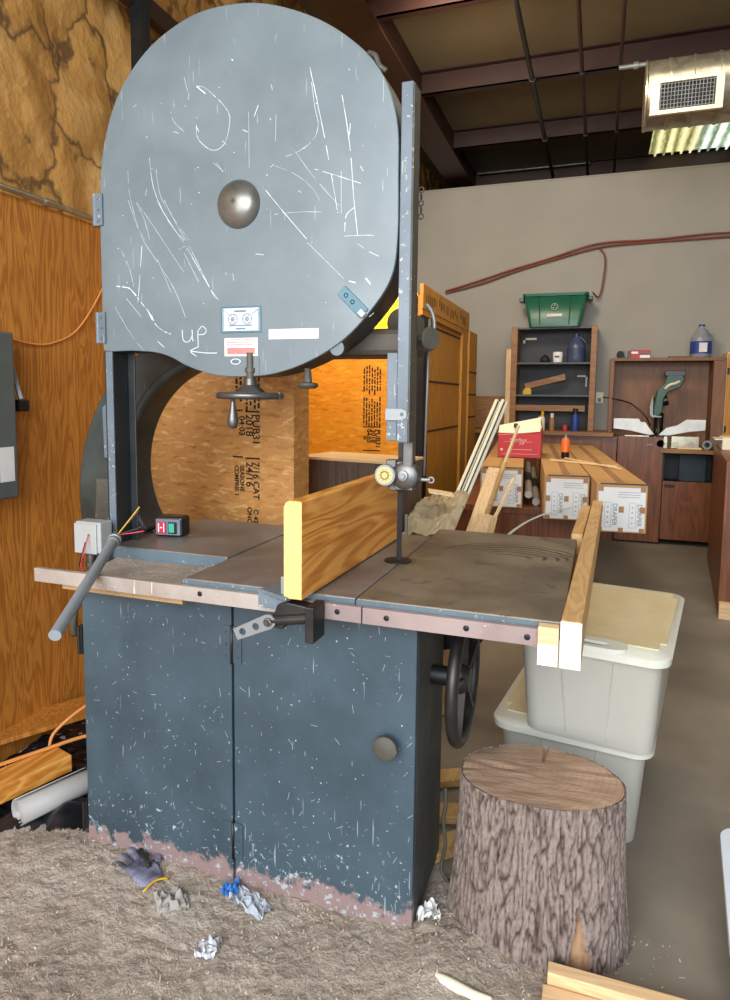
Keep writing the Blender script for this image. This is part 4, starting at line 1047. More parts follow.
# white tub on the right
t = thing('white_tub', 'white plastic tub just cut off by the right edge of the picture', 'tub', (1.160, .20, 0), radians(-6))
mb = MB(); loft(mb, [[(x, y, 0) for x, y in rrect(.50, .50, .05)], [(x, y, .20) for x, y in rrect(.58, .58, .06)]], True, False); build('tub_body', mb, plain('tub_white', 'd5dbe2', .4, 0, .03), t, shade=50, local=True, solid=.005)
mb = MB(); loft(mb, [[(x, y, .20) for x, y in rrect(.61, .61, .07)], [(x, y, .225) for x, y in rrect(.61, .61, .07)]]); build('rim', mb, plain('tub_rim', 'd5dbe2', .4, 0, .03), t, shade=50, local=True)

# ---- left corner: roll, block, plastic, cord
t = thing('paper_roll', 'rolled grey white sheet lying against the foot of the saw on the left', 'roll', (-1.40, .1, .05))
a = Vector((-1.485, -.03, .066)); b = Vector((-1.345, .38, .066)); d = (b-a)
F, L = MB().frame(a, b)
mb = MB(); sp_ = []
nn = 90
for k in range(nn+1):
    q = k/nn; an = q*2*pi*3.2; r = .016+.034*q; sp_.append((r*cos(an), r*sin(an)))
vs = []; fs = []
mb.M = F
for k, (x, y) in enumerate(sp_): vs += [(x, y, 0), (x, y, L)]
for k in range(nn): fs.append((2*k, 2*k+2, 2*k+3, 2*k+1))
mb.add(vs, fs); build('rolled_sheet', mb, plain('roll_grey', 'a09d97', .6, 0, .08), t, shade=60, solid=.003)
mb = MB(); mb.M = F; mb.lathe([(.052, L*.62), (.055, L*.63), (.053, L*.78), (.052, L*.8)], (0, 0, 0), (0, 0, 1), 24, False); build('black_wrap', mb, M['black_sheet'], t, shade=60)
mb = MB(); mb.M = Matrix.Translation((-1.64, .03, .10)) @ Matrix.Rotation(radians(73), 4, 'Z')
mb.box(-.30, .26, -.065, .065, -.035, .035)
wbk = thing('timber_block', 'thick orange brown timber offcut with a red painted end by the plywood wall', 'timber block', (-1.64, .03, .065))
build('timber', mb, M['fence_wood'], wbk, bevel=.005)
mb = MB(); mb.M = Matrix.Translation((-1.64, .03, .10)) @ Matrix.Rotation(radians(73), 4, 'Z'); mb.box(-.304, -.22, -.066, .066, -.036, .036)
build('red_end', mb, M['red'], wbk)
def bs(u, v):
    x = -1.88+.62*u; y = -.30+1.0*v
    h = .012+.045*abs(noise.noise(Vector((x*5, y*5, 1))))+.03*abs(noise.noise(Vector((x*12, y*12, 4))))
    e = min(1, max(0, (y-(x+1.88)*.35+.22)/.08))*min(1, (1-u)/.12)
    return (x, y, .001+h*e)
S('black_plastic', MB().grid(bs, 90, 110), M['black_sheet'], 'crumpled black plastic sheet lying in the corner under the timber block', 'plastic sheet', shade=True)
P = smooth([(-1.80, -.14, .148), (-1.70, .08, .146), (-1.62, .24, .146), (-1.55, .36, .15), (-1.46, .50, .14), (-1.36, .75, .13)], 8)
S('tan_cord', MB().tube(P, .008, 8), M['cord_orange'], 'tan extension cord draped over the timber block on the left', 'cord', shade=True)
P = smooth([(-1.66, .30, .12), (-1.66, .34, .17), (-1.60, .46, .24), (-1.48, .66, .30), (-1.40, .70, .25), (-1.46, .56, .18), (-1.54, .50, .16)], 8)
S('tan_cord', MB().tube(P, .007, 8), M['cord_orange'], 'loop of tan cord rising behind the saw at the foot of the plywood wall', 'cord', shade=True)
mb = MB(); mb.M = Matrix.Translation((-1.74, .62, .13)) @ Matrix.Rotation(radians(62), 4, 'Z'); mb.box(-.45, .45, -.10, .10, 0, .02)
S('plywood_offcut', mb, M['ply_wall'], 'thin plywood strip lying in the corner behind the timber block', 'plywood offcut', bevel=.002)
# clutter between cabinet and stump
for k, (x, y, l, a, lab) in enumerate(((-.02, .85, .5, .5, 'rear split board on the floor seen between the cabinet and the stump'), (.08, .62, .45, .3, 'middle split board on the floor seen between the cabinet and the stump'), (.05, .44, .30, .8, 'front short board on the floor seen between the cabinet and the stump'))):
    mb = MB(); mb.M = Matrix.Translation((x, y, .004)) @ Matrix.Rotation(a, 4, 'Z'); mb.box(-l/2, l/2, -.045, .045, 0, .03)
    S('scrap_board', mb, M['pine'], lab, 'board', 'boards behind the stump', bevel=.003)
S('hanging_cord', MB().tube(smooth([(.03, .30, .30), (.035, .29, .25), (.03, .28, .20), (.04, .27, .12), (.03, .26, .04), (.06, .24, .012)], 6), .006, 8), M['guard_worn'], 'knotted grey cord hanging down the right side of the cabinet', 'cord', shade=True)

# ================================================================ BEHIND THE SAW
t = thing('dark_crate', 'dark stained wooden crate with a pale top right behind the saw table', 'crate', (-.537, 1.62, 0), radians(-10))
build('crate_body', MB().box(-.66, -.035, 0, .38, 0, 1.235), M['dark_stain'], t, bevel=.003, local=True)
build('crate_top', MB().box(-.665, -.03, -.005, .385, 1.235, 1.250), M['pine_x'], t, bevel=.002, local=True)
# workbench carrying the long cartons
t = thing('long_bench', 'dark brown low bench under the long cartons', 'bench', (.05, 4.4, 0))
build('bench_top', MB().box(-.62, .50, 3.0, 5.9, .775, .828), M['brown_cab'], t, bevel=.004)
build('bench_front', MB().box(-.60, .47, 3.02, 3.06, .10, .775), M['brown_cab'], t)
for x in (-.57, .44):
    for y in (3.1, 5.8): build('leg', MB().box(x-.03, x+.03, y-.03, y+.03, 0, .775), M['brown_cab'], t)
build('shelf_board', MB().box(-.58, .45, 3.06, 5.85, .25, .28), M['brown_cab'], t)
# long cartons
def carton(x0, x1, y, L, rz, label, h=.285, z=.829):
    w = x1-x0
    t = thing('long_carton', label, 'carton', ((x0+x1)/2, y, z), rz, 'long cardboard cartons on the bench')
    build('carton_body', MB().box(-w/2, w/2, 0, L, 0, h), M['cardboard'], t, bevel=.004, local=True)
    mb = MB().box(-w/2+.012, w/2-.010, -.0025, 0, .008, h-.022); mb.cur = 1
    for fxx in (-.5, .0, .5):
        for fz in (.04, .5, .95):
            if fxx == 0 and fz == .95: continue
            cx_ = fxx*(w-.05); cz_ = fz*h*.95; mb.box(cx_-.014, cx_+.014, -.0035, -.0025, max(.004, cz_-.018), min(h, cz_+.018))
    build('end_label', mb, [M['paper'], M['brown_tape']], t, local=True)
    mb = MB(); Mx = lambda x, z, r: Matrix.Translation((x, -.0030, z)) @ XZ @ Matrix.Rotation(r, 4, 'Z')
    for cx_ in (-.035*w/.27, .095*w/.27):
        text_mb(mb, 'DRAPER', .036, Mx(cx_, .105, pi/2 if False else -pi/2), .0004)
        x0_, x1_ = cx_-.055, cx_-.02
        for a, b_ in ((x0_, x0_+.0015), (x1_, x1_+.0015)): mb.box(a, b_, -.0035, -.003, .03, .175)
        mb.box(x0_, x1_, -.0035, -.003, .175, .1765).box(x0_, x1_, -.0035, -.003, .03, .0315)
        for k in range(4): mb.box(cx_-.042, cx_-.034, -.0035, -.003, .055+k*.03, .062+k*.03)
    for k in range(3):
        mb.box(-.02, .10, -.0035, -.003, .235-k*.014, .2375-k*.014)
    build('label_print', mb, M['ink_grey'], t, local=True)
    mb = MB().box(-.022, .022, -.004, L, h, h+.0012)
    build('top_tape', mb, M['brown_tape'], t, local=True)
    mb = MB().box(-w/2+.02, w/2, -.002, .004, h-.006, h+.002)
    build('top_flap_gap', mb, M['black'], t, local=True)
    return t
rzb = radians(5.8)
carton(-.316, -.020, 2.93, 2.9, rzb, 'leftmost long cardboard carton, under the red box')
carton(.150, .425, 2.60, 3.1, rzb, 'middle long cardboard carton with a white printed end')
carton(.466, .745, 2.30, 3.3, rzb, 'rightmost long cardboard carton, nearest to us')
# red box
t = thing('red_box', 'open red cardboard box with cream flaps on the long cartons', 'box', (-.15, 3.95, 1.118), radians(3))
w, l, h = .34, .50, .20
build('box_wall', MB().box(-w/2, w/2, -l/2, -l/2+.005, 0, h).box(-w/2, w/2, l/2-.005, l/2, 0, h).box(-w/2, -w/2+.005, -l/2, l/2, 0, h).box(w/2-.005, w/2, -l/2, l/2, 0, h+.04).box(-w/2, w/2, -l/2, l/2, 0, .005), M['red'], t, local=True)
mb = MB(); mb.add([(-w/2, -l/2, h-.02), (w/2-.01, -l/2, h+.015), (w/2-.01, -l/2+.13, h+.125), (-w/2, -l/2+.10, h+.055)], [(0, 1, 2, 3)])
build('cream_flap', mb, M['cream'], t, local=True, solid=.004)
mb = MB(); mb.add([(w/2, -l/2, h+.04), (w/2, l/2, h+.04), (w/2-.03, l/2, h+.13), (w/2-.03, -l/2+.08, h+.13)], [(0, 1, 2, 3)])
build('cream_flap', mb, M['cream'], t, local=True, solid=.004)
mb = MB().box(-.05, -.02, -l/2+.02, -l/2+.10, h+.045, h+.075); build('black_tape', mb, M['black'], t, local=True, bevel=.006)
mb = MB(); Mx = lambda x, z: Matrix.Translation((x, -l/2-.001, z)) @ XZ
text_mb(mb, 'FiberBase', .034, Mx(-.01, .145), .0004); text_mb(mb, 'A/F', .03, Mx(.02, .115), .0004)
mb.box(-.12, .10, -l/2-.0012, -l/2, .128, .130).box(-.08, .10, -l/2-.0012, -l/2, .065, .068).box(-.14, .15, -l/2-.0012, -l/2, .03, .032)
mb.box(-.15, -.13, -l/2-.0012, -l/2, .055, .075)
for z in (.05, .09, .12): mb.box(w/2, w/2+.0012, -.12, -.07, z, z+.018)
build('box_print', mb, plain('pink_print', 'e3b9b4', .7), t, local=True)
# orange can
t = thing('spray_can', 'orange can with a black lower band on the middle carton', 'can', (.215, 3.85, 1.118))
build('can_body', MB().lathe([(.030, 0), (.032, .004), (.032, .05)], (.215, 3.85, 1.118), (.215, 3.85, 2), 24), M['black'], t, shade=40)
build('orange_band', MB().lathe([(.033, .05), (.033, .145), (.026, .158)], (.215, 3.85, 1.118), (.215, 3.85, 2), 24), M['orange'], t, shade=40)
build('nozzle', MB().lathe([(.02, .158), (.018, .17), (.010, .172), (.008, .19)], (.215, 3.85, 1.118), (.215, 3.85, 2), 16), M['alu'], t, shade=40)
for k, (a, b, lab) in enumerate((((.22, 3.75, 1.127), (.62, 3.05, 1.127), 'upper of the two thin pale sticks lying across the cartons'), ((.12, 3.55, 1.127), (.60, 3.22, 1.127), 'lower thin pale stick crossing the other one on the cartons'), )):
    S('thin_stick', MB().bar(a, b, .014, .010), M['pale_strip'], lab, 'stick', 'thin sticks on the cartons', bevel=.001)
# leaning pieces behind the saw table
def lean(name, p0, p1, w, t_, mat, label, cat, group=None, roll=0, **k):
    """bar through two points, run down to the floor"""
    p0 = Vector(p0); p1 = Vector(p1); d = p1-p0; f = p0-d*(p0.z/d.z)
    return S(name, MB().bar(f, p1, w, t_, roll), mat, label, cat, group, **k)
tr = thing('trim_moulding', 'pale grooved vinyl trim lengths standing together, leaning to the right', 'trim', (-.7, 1.3, 0))
p0 = Vector((-.339, 2.0, .851)); p1 = Vector((-.123, 2.5, 1.586)); d = p1-p0; f = p0-d*((p0.z-.002)/d.z)
OFF[tr.name] = Vector((f.x, f.y, 0)); tr.location = (f.x, f.y, 0)
for k in range(4):
    o_ = Vector((.020*(k-1.5), 0, 0))
    build('trim_strip', MB().bar(f+o_, p1+o_+Vector((0, 0, -.012*(k % 2))), .021, .012 if k % 2 else .02), M['cream'] if k % 2 == 0 else M['white_plastic'], tr, bevel=.003)
    if k: build('trim_groove', MB().bar(f+o_+Vector((-.0115, -.006, .006)), p1+o_+Vector((-.0115, -.006, -.01)), .0035, .014), M['dark_steel'], tr)
lean('leaning_board', (-.175, 1.9, .87), (-.098, 2.1, 1.193), .075, .018, M['pine_z'], 'wide pale board leaning between the trim lengths and the red box', 'board', 'boards leaning behind the saw table', bevel=.002)
lean('leaning_board', (-.135, 2.14, .931), (-.065, 2.29, 1.21), .024, .02, M['pine'], 'brown edged narrow board leaning left of the thin stick', 'board', 'boards leaning behind the saw table', bevel=.002)
lean('leaning_stick', (-.072, 2.34, 1.205), (-.013, 2.49, 1.426), .015, .014, M['pale_strip'], 'thin pale stick leaning up in front of the red box', 'stick', bevel=.001)
lean('leaning_stick', (-.062, 2.0, .949), (.014, 2.10, 1.14), .016, .014, M['pale_strip'], 'short pale stick leaning just right of the block end', 'stick', bevel=.001)
S('leaning_block', MB().bar((-.24, 1.42, 0), (-.068, 1.70, .985), .085, .06), M['pine_z'], 'sawn end of a thick post standing just behind the saw table', 'post', bevel=.003)
for k, (z, dx) in enumerate(((.84, 0), (.86, .03))):
    S('bent_rod', MB().tube(smooth([(-.05+dx, 2.0, .78+k*.02), (.05+dx, 2.2, .85+k*.015), (.17+dx, 2.38, .895+k*.01), (.29+dx, 2.5, .915+k*.01)], 8), .0032, 8), plain('rod_grey%d' % k, 'b4c0b6', .4), ('lower' if k == 0 else 'upper')+' of two thin grey rods bowing out under the cartons', 'rod', 'thin bowed rods', shade=True)
for k, (x, z) in enumerate(((.005, .908), (.060, .857))):
    t = thing('cardboard_tube', ('upper' if k == 0 else 'lower')+' of two grey tubes wedged between the left and middle cartons', 'tube', (x, 3.1, z), radians(5.8), 'tubes between the cartons')
    build('tube_wall', MB().lathe([(.028, 0), (.028, 2.3), (.012, 2.3)], (0, 0, 0), (0, 1, 0), 24), plain('tube_grey%d' % k, '8f887c', .7), t, local=True, shade=40)
    build('tube_end', MB().lathe([(.026, -.002), (.026, 0)], (0, 0, 0), (0, 1, 0), 24).cyl((0, -.004, 0), (0, -.002, 0), .008), plain('tube_cap%d' % k, 'b9b3a6', .7), t, local=True, shade=40)
def film(u, v):
    x = -.50+.27*u; y = 1.55+.5*v
    return (x, y, .88+.15*v+.05*noise.noise(Vector((x*9, y*8, 2)))+.04*abs(noise.noise(Vector((x*22, y*20, 6)))))
S('clear_plastic_sheet', MB().grid(film, 50, 50).box(-.49, -.37, 1.66, 1.90, 0, .88), M['clear_film'], 'crumpled clear plastic bag of scraps behind the saw table', 'plastic sheet', shade=40)
crs = MB(); crs.M = Matrix.Translation((-.36, 1.85, 1.06)) @ Matrix.Rotation(.3, 4, 'Z') @ Matrix.Rotation(.15, 4, 'Y'); crs.box(-.07, .07, -.06, .06, 0, .012)
S('paper_flap', crs, M['yellow_dull'] if 0 else M['pale_strip'], 'pale torn sheet on top of the clear plastic bag', 'sheet', bevel=.001)

# ================================================================ BACK WALL FURNITURE
t = thing('base_cabinet', 'long dark brown base cabinet with worktop under the open shelves', 'cabinet', (-.25, 6.45, 0))
build('worktop', MB().box(-1.25, .62, 6.12, 6.74, 1.18, 1.225), M['brown_light'], t, bevel=.004)
build('cabinet_body', MB().box(-1.22, .66, 6.20, 6.74, .0, 1.18), M['brown_cab'], t)
build('drawer_front', MB().box(-.2, .50, 6.18, 6.20, 1.0, 1.15), M['brown_cab'], t, bevel=.003)
t = thing('saw_bench', 'brown cabinet bench carrying the mitre saw, with an open shelf', 'cabinet', (1.25, 6.45, 0))
build('side_panel', MB().box(.67, 1.14, 6.16, 6.20, .02, 1.19), M['brown_cab'], t, bevel=.003)
build('worktop', MB().box(1.10, 1.90, 6.14, 6.74, 1.02, 1.065), M['brown_light'], t, bevel=.003)
build('worktop', MB().box(.665, 1.10, 6.21, 6.74, 1.02, 1.065), M['brown_light'], t, bevel=.003)
build('carcass', MB().box(1.14, 1.16, 6.2, 6.74, .1, 1.02).box(1.70, 1.84, 6.2, 6.74, .02, 1.02).box(1.14, 1.70, 6.70, 6.74, .1, 1.02).box(1.14, 1.70, 6.25, 6.70, .66, .68).box(1.14, 1.70, 6.25, 6.70, .1, .14), M['dark_shelf'], t)
build('shelf_lining', MB().box(1.35, 1.62, 6.55, 6.57, .68, .98), plain('blue_grey', '4f5a62', .7), t)
dr_ = build('door', MB().box(1.15, 1.70, 6.17, 6.19, .06, .71), M['brown_cab'], t, bevel=.003)
build('hand_slot', MB().box(1.17, 1.27, 6.165, 6.17, .64, .675), M['black'], dr_, bevel=.004)
for x in (.73, .76): build('pull', MB().box(x+.24, x+.27, 6.15, 6.16, 1.10, 1.11), M['alu'], t)
# open shelving
t = thing('shelving_unit', 'tall open shelving unit with black shelves under the green bin', 'shelves', (-.08, 6.5, 1.226))
build('side_panel', MB().box(-.56, -.49, 6.38, 6.74, 1.226, 2.44), M['brown_light'], t, bevel=.003)
build('side_panel', MB().box(.34, .405, 6.38, 6.74, 1.226, 2.44), M['brown_light'], t, bevel=.003)
build('side_strip', MB().box(-.62, -.56, 6.39, 6.41, 1.226, 2.18), M['pine_z'], t, bevel=.003)
build('back_panel', MB().box(-.49, .34, 6.72, 6.74, 1.226, 2.44), M['dark_shelf'], t)
for z in (2.41, 2.0, 1.62): build('shelf', MB().box(-.49, .34, 6.40, 6.72, z, z+.022), M['shelf_grey'], t, bevel=.002)
build('face_rail', MB().box(-.49, .30, 6.40, 6.42, 1.45, 1.52), M['brown_light'], t, bevel=.002)
build('bracket', MB().box(-.46, -.30, 6.70, 6.72, 2.31, 2.335).box(-.46, -.435, 6.70, 6.72, 2.27, 2.335), M['cream'], t)
build('bracket', MB().box(.19, .31, 6.70, 6.72, 1.86, 1.88).box(.29, .31, 6.70, 6.72, 1.74, 1.88), M['steel'], t)
# items on it
def jug(name_, label, x, y, z, h, tint, band):
    t = thing('gallon_jug', label, 'jug', (x, y, z), 0)
    r = h*.30
    build('jug_body', MB().lathe([(r*.9, 0), (r, .01), (r, h*.55), (r*.95, h*.62), (r*.45, h*.88), (r*.25, h*.92), (r*.25, h*.97), (0.001, h*.975)], (0, 0, 0), (0, 0, 1), 28), tint, t, local=True, shade=50)
    build('jug_label', MB().lathe([(r+.002, h*.12), (r+.002, h*.50)], (0, 0, 0), (0, 0, 1), 28, False), band, t, local=True, shade=50)
    build('jug_handle', MB().tube(smooth([(r*.4, -.02, h*.9), (r*.95, -.03, h*.74), (r*1.0, -.03, h*.68)], 6), h*.03, 8), tint, t, local=True, shade=True)
    build('cap', MB().cyl((0, 0, h*.965), (0, 0, h*1.02), r*.3), band, t, local=True, shade=40)
    return t
M['jug_blue'] = plain('jug_blue', '4c5478', .3, 0, .15); M['label_blue'] = plain('label_blue', '23408a', .5); M['jug_grey'] = plain('jug_grey', '8d8f96', .3, 0, .1)
jug('', 'gallon jug of blue liquid on the upper shelf', .175, 6.52, 2.022, .33, M['jug_blue'], plain('label_dim', '3d4566', .5))
j2 = jug('', 'gallon jug with a blue and white label on top of the brown hutch', 1.50, 6.55, 2.068, .36, M['jug_grey'], M['label_blue'])
mb = MB().box(-.03, .05, -.114, -.1095, .06, .16); build('white_field', mb, M['paper'], j2, local=True)
t = thing('tape_roll', 'white plastic tub with a dark print beside the blue jug', 'tub', (-.03, 6.50, 2.022))
build('tub_body', MB().lathe([(.05, 0), (.055, .01), (.058, .11), (.05, .125), (0, .126)], (-.03, 6.5, 2.022), (-.03, 6.5, 3), 24), M['white'], t, shade=40)
build('print_patch', MB().box(-.06, -.01, 6.438, 6.445, 2.08, 2.10), M['label_blue'], t)
S('dark_bundle', MB().lathe([(.04, 0), (.06, .02), (.05, .06), (.02, .09), (0, .1)], (-.18, 6.55, 2.023), (-.18, 6.55, 3), 20), M['black_rubber'], 'small dark lump beside the white tub on the upper shelf', 'bundle', shade=True)
t = thing('tape_measure', 'yellow tape measure on the middle shelf', 'tape measure', (-.37, 6.5, 1.643))
build('case', MB().prism([(-.42, 1.643), (-.32, 1.643), (-.32, 1.70), (-.34, 1.725), (-.39, 1.725), (-.42, 1.69)], 6.47, 6.53), M['yellow_dull'], t, bevel=.006)
build('tape_tip', MB().box(-.44, -.42, 6.485, 6.515, 1.645, 1.665), M['black'], t)
mb = MB().bar((-.41, 6.66, 1.74), (.05, 6.66, 1.86), .07, .02, 0); 
mb = MB(); mb.M = Matrix.Translation((-.17, 6.55, 1.80)) @ Matrix.Rotation(radians(-14), 4, 'Y'); mb.box(-.24, .24, -.01, .01, -.035, .035)
S('wood_offcut', mb, M['brown_light'], 'flat brown strip propped slanting on the middle shelf', 'wood strip', bevel=.002)
bt = [(-.17, 'white bottle with a yellow cap standing left on the worktop', 'cream', 'yellow_dull', .03, .22), (-.06, 'tan bottle standing between the yellow capped and the blue bottle', 'brown_tape', 'cream', .032, .20), (.20, 'blue bottle on the worktop at the right end of the shelves', 'label_blue', 'dark_steel', .045, .26)]
for x, lab, c1, c2, r, h in bt:
    t = thing('bottle', lab, 'bottle', (x, 6.36, 1.225), 0, 'bottles on the worktop')
    build('bottle_body', MB().lathe([(r*.95, 0), (r, .008), (r, h*.62), (r*.5, h*.78), (r*.45, h*.8)], (0, 0, 0), (0, 0, 1), 20), M[c1], t, local=True, shade=45)
    build('cap', MB().lathe([(r*.62, h*.72), (r*.62, h), (0, h*1.005)], (0, 0, 0), (0, 0, 1), 20), M[c2], t, local=True, shade=45)
S('small_jar', MB().lathe([(.03, 0), (.032, .05), (.02, .07), (0, .071)], (.09, 6.34, 1.225), (.09, 6.34, 2), 16), M['red'], 'small reddish jar in front of the bottles on the worktop', 'jar', shade=45)
# green bin on top
t = thing('green_bin', 'green plastic recycling bin on top of the shelving unit', 'bin', (-.075, 6.5, 2.433))
mb = MB(); loft(mb, [[(x, y, 0) for x, y in rrect(.57, .30, .04)], [(x, y, .36) for x, y in rrect(.70, .36, .04)]], True, False)
build('bin_body', mb, M['green_bin'], t, local=True, shade=50, solid=.006)
mb = MB(); loft(mb, [[(x, y, .345) for x, y in rrect(.73, .39, .05)], [(x, y, .375) for x, y in rrect(.74, .40, .05)]], True, True); build('rim', mb, M['green_bin'], t, local=True, shade=50)
for sx in (-1, 1): build('handle', MB().box(min(sx*.36, sx*.415), max(sx*.36, sx*.415), -.08, .08, .30, .345), M['green_bin'], t, local=True, bevel=.01)
mb = MB()
for x in (-.17, .17): mb.bar((x*.95, -.152, .02), (x*1.05, -.184, .33), .012, .008)
build('rib', mb, M['green_bin'], t, local=True)
M['bin_mark'] = plain('bin_mark', 'a8c0b0', .7)
mb = MB(); mb.M = Matrix.Rotation(radians(9), 4, 'X')
mb.torus((0, -.150, .245), (0, 1, 0), .036, .004, 24, 6)
for k in range(3): a = radians(90+120*k); mb.prism([(.024*cos(a+q), .245+.024*sin(a+q)) for q in (-.5, 0, .5)]+[(.010*cos(a), .245+.010*sin(a))], -.152, -.149)
build('round_mark', mb, M['bin_mark'], t, local=True)
mb = MB(); mb.M = Matrix.Rotation(radians(9), 4, 'X'); mb.box(-.085, .085, -.154, -.151, .135, .168); build('white_label', mb, M['paper'], t, local=True)
# brown hutch behind the mitre saw
t = thing('brown_hutch', 'open brown wooden hutch box standing behind the mitre saw', 'hutch', (1.15, 6.55, 1.066))
build('top_panel', MB().box(.56, 1.74, 6.38, 6.74, 2.03, 2.066), M['brown_hutch'], t, bevel=.003)
build('side_panel', MB().box(.56, .605, 6.38, 6.74, 1.066, 2.03), M['brown_hutch'], t, bevel=.003)
build('side_panel', MB().box(1.62, 1.74, 6.38, 6.74, 1.066, 2.03), M['brown_hutch'], t, bevel=.003)
build('back_panel', MB().box(.605, 1.62, 6.71, 6.74, 1.066, 2.03), M['brown_hutch'], t)
t = thing('red_carton', 'small red and white printed carton on top of the brown hutch', 'carton', (.875, 6.5, 2.067))
build('carton_body', MB().box(.77, .98, 6.45, 6.56, 2.067, 2.155), M['red'], t, bevel=.002)
mb = MB(); mb.box(.78, .85, 6.448, 6.45, 2.115, 2.140).box(.87, .975, 6.448, 6.45, 2.070, 2.10); build('white_print', mb, M['white'], t)
mb = MB(); mb.box(.86, .975, 6.4475, 6.45, 2.105, 2.125); build('black_print', mb, M['black'], t)
t = thing('tape_spool', 'grey roll of tape lying at the left end of the hutch top', 'tape roll', (.68, 6.48, 2.067))
build('roll', MB().cyl((.66, 6.42, 2.107), (.66, 6.50, 2.107), .04).cyl((.66, 6.418, 2.107), (.66, 6.42, 2.107), .02), M['black_rubber'], t, shade=40)
build('white_cup', MB().lathe([(.025, 0), (.038, .08)], (.725, 6.5, 2.067), (.725, 6.5, 3), 20), M['jug_grey'], t, shade=40)
mb = MB(); mb.M = Matrix.Translation((1.30, 6.5, 2.067)) @ Matrix.Rotation(.1, 4, 'Z'); mb.box(-.13, .13, -.02, .02, 0, .02)
S('wood_stick', mb, M['brown_hutch'], 'short brown stick lying on the hutch left of the jug', 'stick', bevel=.002)
# mitre saw
t = thing('mitre_saw', 'green mitre saw with pale aluminium fences in front of the hutch', 'mitre saw', (1.12, 6.3, 1.066))
build('base', MB().prism([(.74, 6.24), (1.0, 6.24), (1.05, 6.19), (1.18, 6.19), (1.22, 6.24), (1.50, 6.24), (1.50, 6.34), (.74, 6.34)][::-1], 1.066, 1.20, 'z').box(.86, .89, 6.2, 6.24, 1.07, 1.18), M['galv'], t, bevel=.004)
build('fence', MB().prism([(.62, 1.27), (.62, 1.385), (.885, 1.385), (.905, 1.35), (.955, 1.345), (.99, 1.29), (1.05, 1.215), (1.0, 1.205), (.80, 1.25)], 6.28, 6.31), M['alu_bright'], t, bevel=.003)
build('fence', MB().prism([(1.10, 1.205), (1.10, 1.215), (1.17, 1.29), (1.28, 1.32), (1.37, 1.385), (1.56, 1.385), (1.56, 1.27), (1.40, 1.25), (1.20, 1.205)], 6.28, 6.31), M['alu_bright'], t, bevel=.003)
build('turntable', MB().cyl((1.10, 6.30, 1.19), (1.10, 6.30, 1.205), .12), M['dark_steel'], t, shade=40)
build('angle_knob', MB().cyl((1.11, 6.16, 1.12), (1.11, 6.20, 1.12), .04), M['black'], t, shade=40)
build('blade_disc', MB().cyl((1.085, 6.38, 1.25), (1.095, 6.38, 1.25), .10, n=40).cyl((1.07, 6.38, 1.25), (1.11, 6.38, 1.25), .03), M['guard_worn'], t, shade=40)
build('arm', MB().prism([(1.03, 1.42), (1.10, 1.42), (1.13, 1.48), (1.13, 1.60), (1.17, 1.68), (1.30, 1.74), (1.34, 1.84), (1.30, 1.88), (1.16, 1.88), (1.13, 1.78), (1.06, 1.70), (1.03, 1.5)], 6.33, 6.40), M['tool_green'], t, bevel=.012)
build('motor', MB().cyl((1.05, 6.43, 1.56), (1.18, 6.43, 1.60), .06).prism([(1.13, 1.86), (1.34, 1.86), (1.34, 1.92), (1.13, 1.92)], 6.33, 6.40), M['black'], t, bevel=.006, shade=40)
build('handle', MB().tube(smooth([(1.14, 6.33, 1.72), (1.18, 6.31, 1.76), (1.24, 6.31, 1.78), (1.28, 6.33, 1.80)], 6), .016, 10), M['cream'], t, shade=True)
build('lower_guard', MB().prism([(1.0, 1.42), (.99, 1.52), (1.02, 1.66), (1.025, 1.55), (1.03, 1.43), (1.12, 1.415), (1.12, 1.40), (1.02, 1.40)], 6.32, 6.33), M['alu'], t, bevel=.003)
build('pivot', MB().cyl((1.10, 6.46, 1.20), (1.10, 6.44, 1.45), .05), M['black_iron'], t, shade=40)
build('power_cord', MB().tube(smooth([(1.02, 6.5, 1.30), (.95, 6.45, 1.42), (.80, 6.5, 1.55), (.62, 6.36, 1.60), (.50, 6.6, 1.62)], 6), .008, 8), M['black'], t, shade=True)
t = thing('grey_tube', 'short grey tube lying on the bench right of the mitre saw', 'tube', (1.60, 6.25, 1.066))
build('tube_wall', MB().lathe([(.05, 0), (.05, .28), (.028, .28), (.028, 0), (.05, 0)], (1.57, 6.18, 1.118), (1.72, 6.45, 1.118), 28, False), M['pvc_grey'], t, shade=40)
S('wood_shim', MB().box(1.28, 1.52, 6.18, 6.22, 1.066, 1.085), M['pale_strip'], 'pale thin strip lying in front of the mitre saw base', 'stick', bevel=.001)
# orange wood cabinet at right
t = thing('pine_wall_cabinet', 'orange pine cabinet at the right edge beside the brown hutch', 'cabinet', (2.1, 6.5, 1.066))
build('cabinet_body', MB().box(1.745, 2.5, 6.40, 6.74, 1.066, 2.12), M['pine_z'], t, bevel=.003)
d_ = build('door', MB().box(1.755, 2.12, 6.375, 6.398, 1.10, 2.10), M['ply_shed'], t, bevel=.004)
for z in (1.25, 1.88): build('hinge', MB().box(1.752, 1.772, 6.368, 6.378, z, z+.07), M['black_iron'], d_)
# brown cabinet nearer at the right edge
t = thing('tall_brown_cabinet', 'dark brown cabinet side at the right edge of the picture', 'cabinet', (1.75, 4.6, 0), radians(-5.7))
build('cabinet_body', MB().box(-.30, .5, -1.0, .9, .02, 1.16), M['brown_cab'], t, local=True, bevel=.004)
build('toe_block', MB().box(-.295, .1, -1.06, -1.0, 0, .12), M['pine_x'], t, local=True, bevel=.003)
t = thing('white_carton', 'cream carton lying on the brown cabinet at the right edge', 'carton', (1.80, 5.0, 1.162), radians(-5))
build('carton_body', MB().box(-.28, .25, -.2, .2, 0, .11), M['cream'], t, local=True, bevel=.004)
build('flap', MB().box(-.34, -.28, -.18, .18, .085, .095), M['cream'], t, local=True)
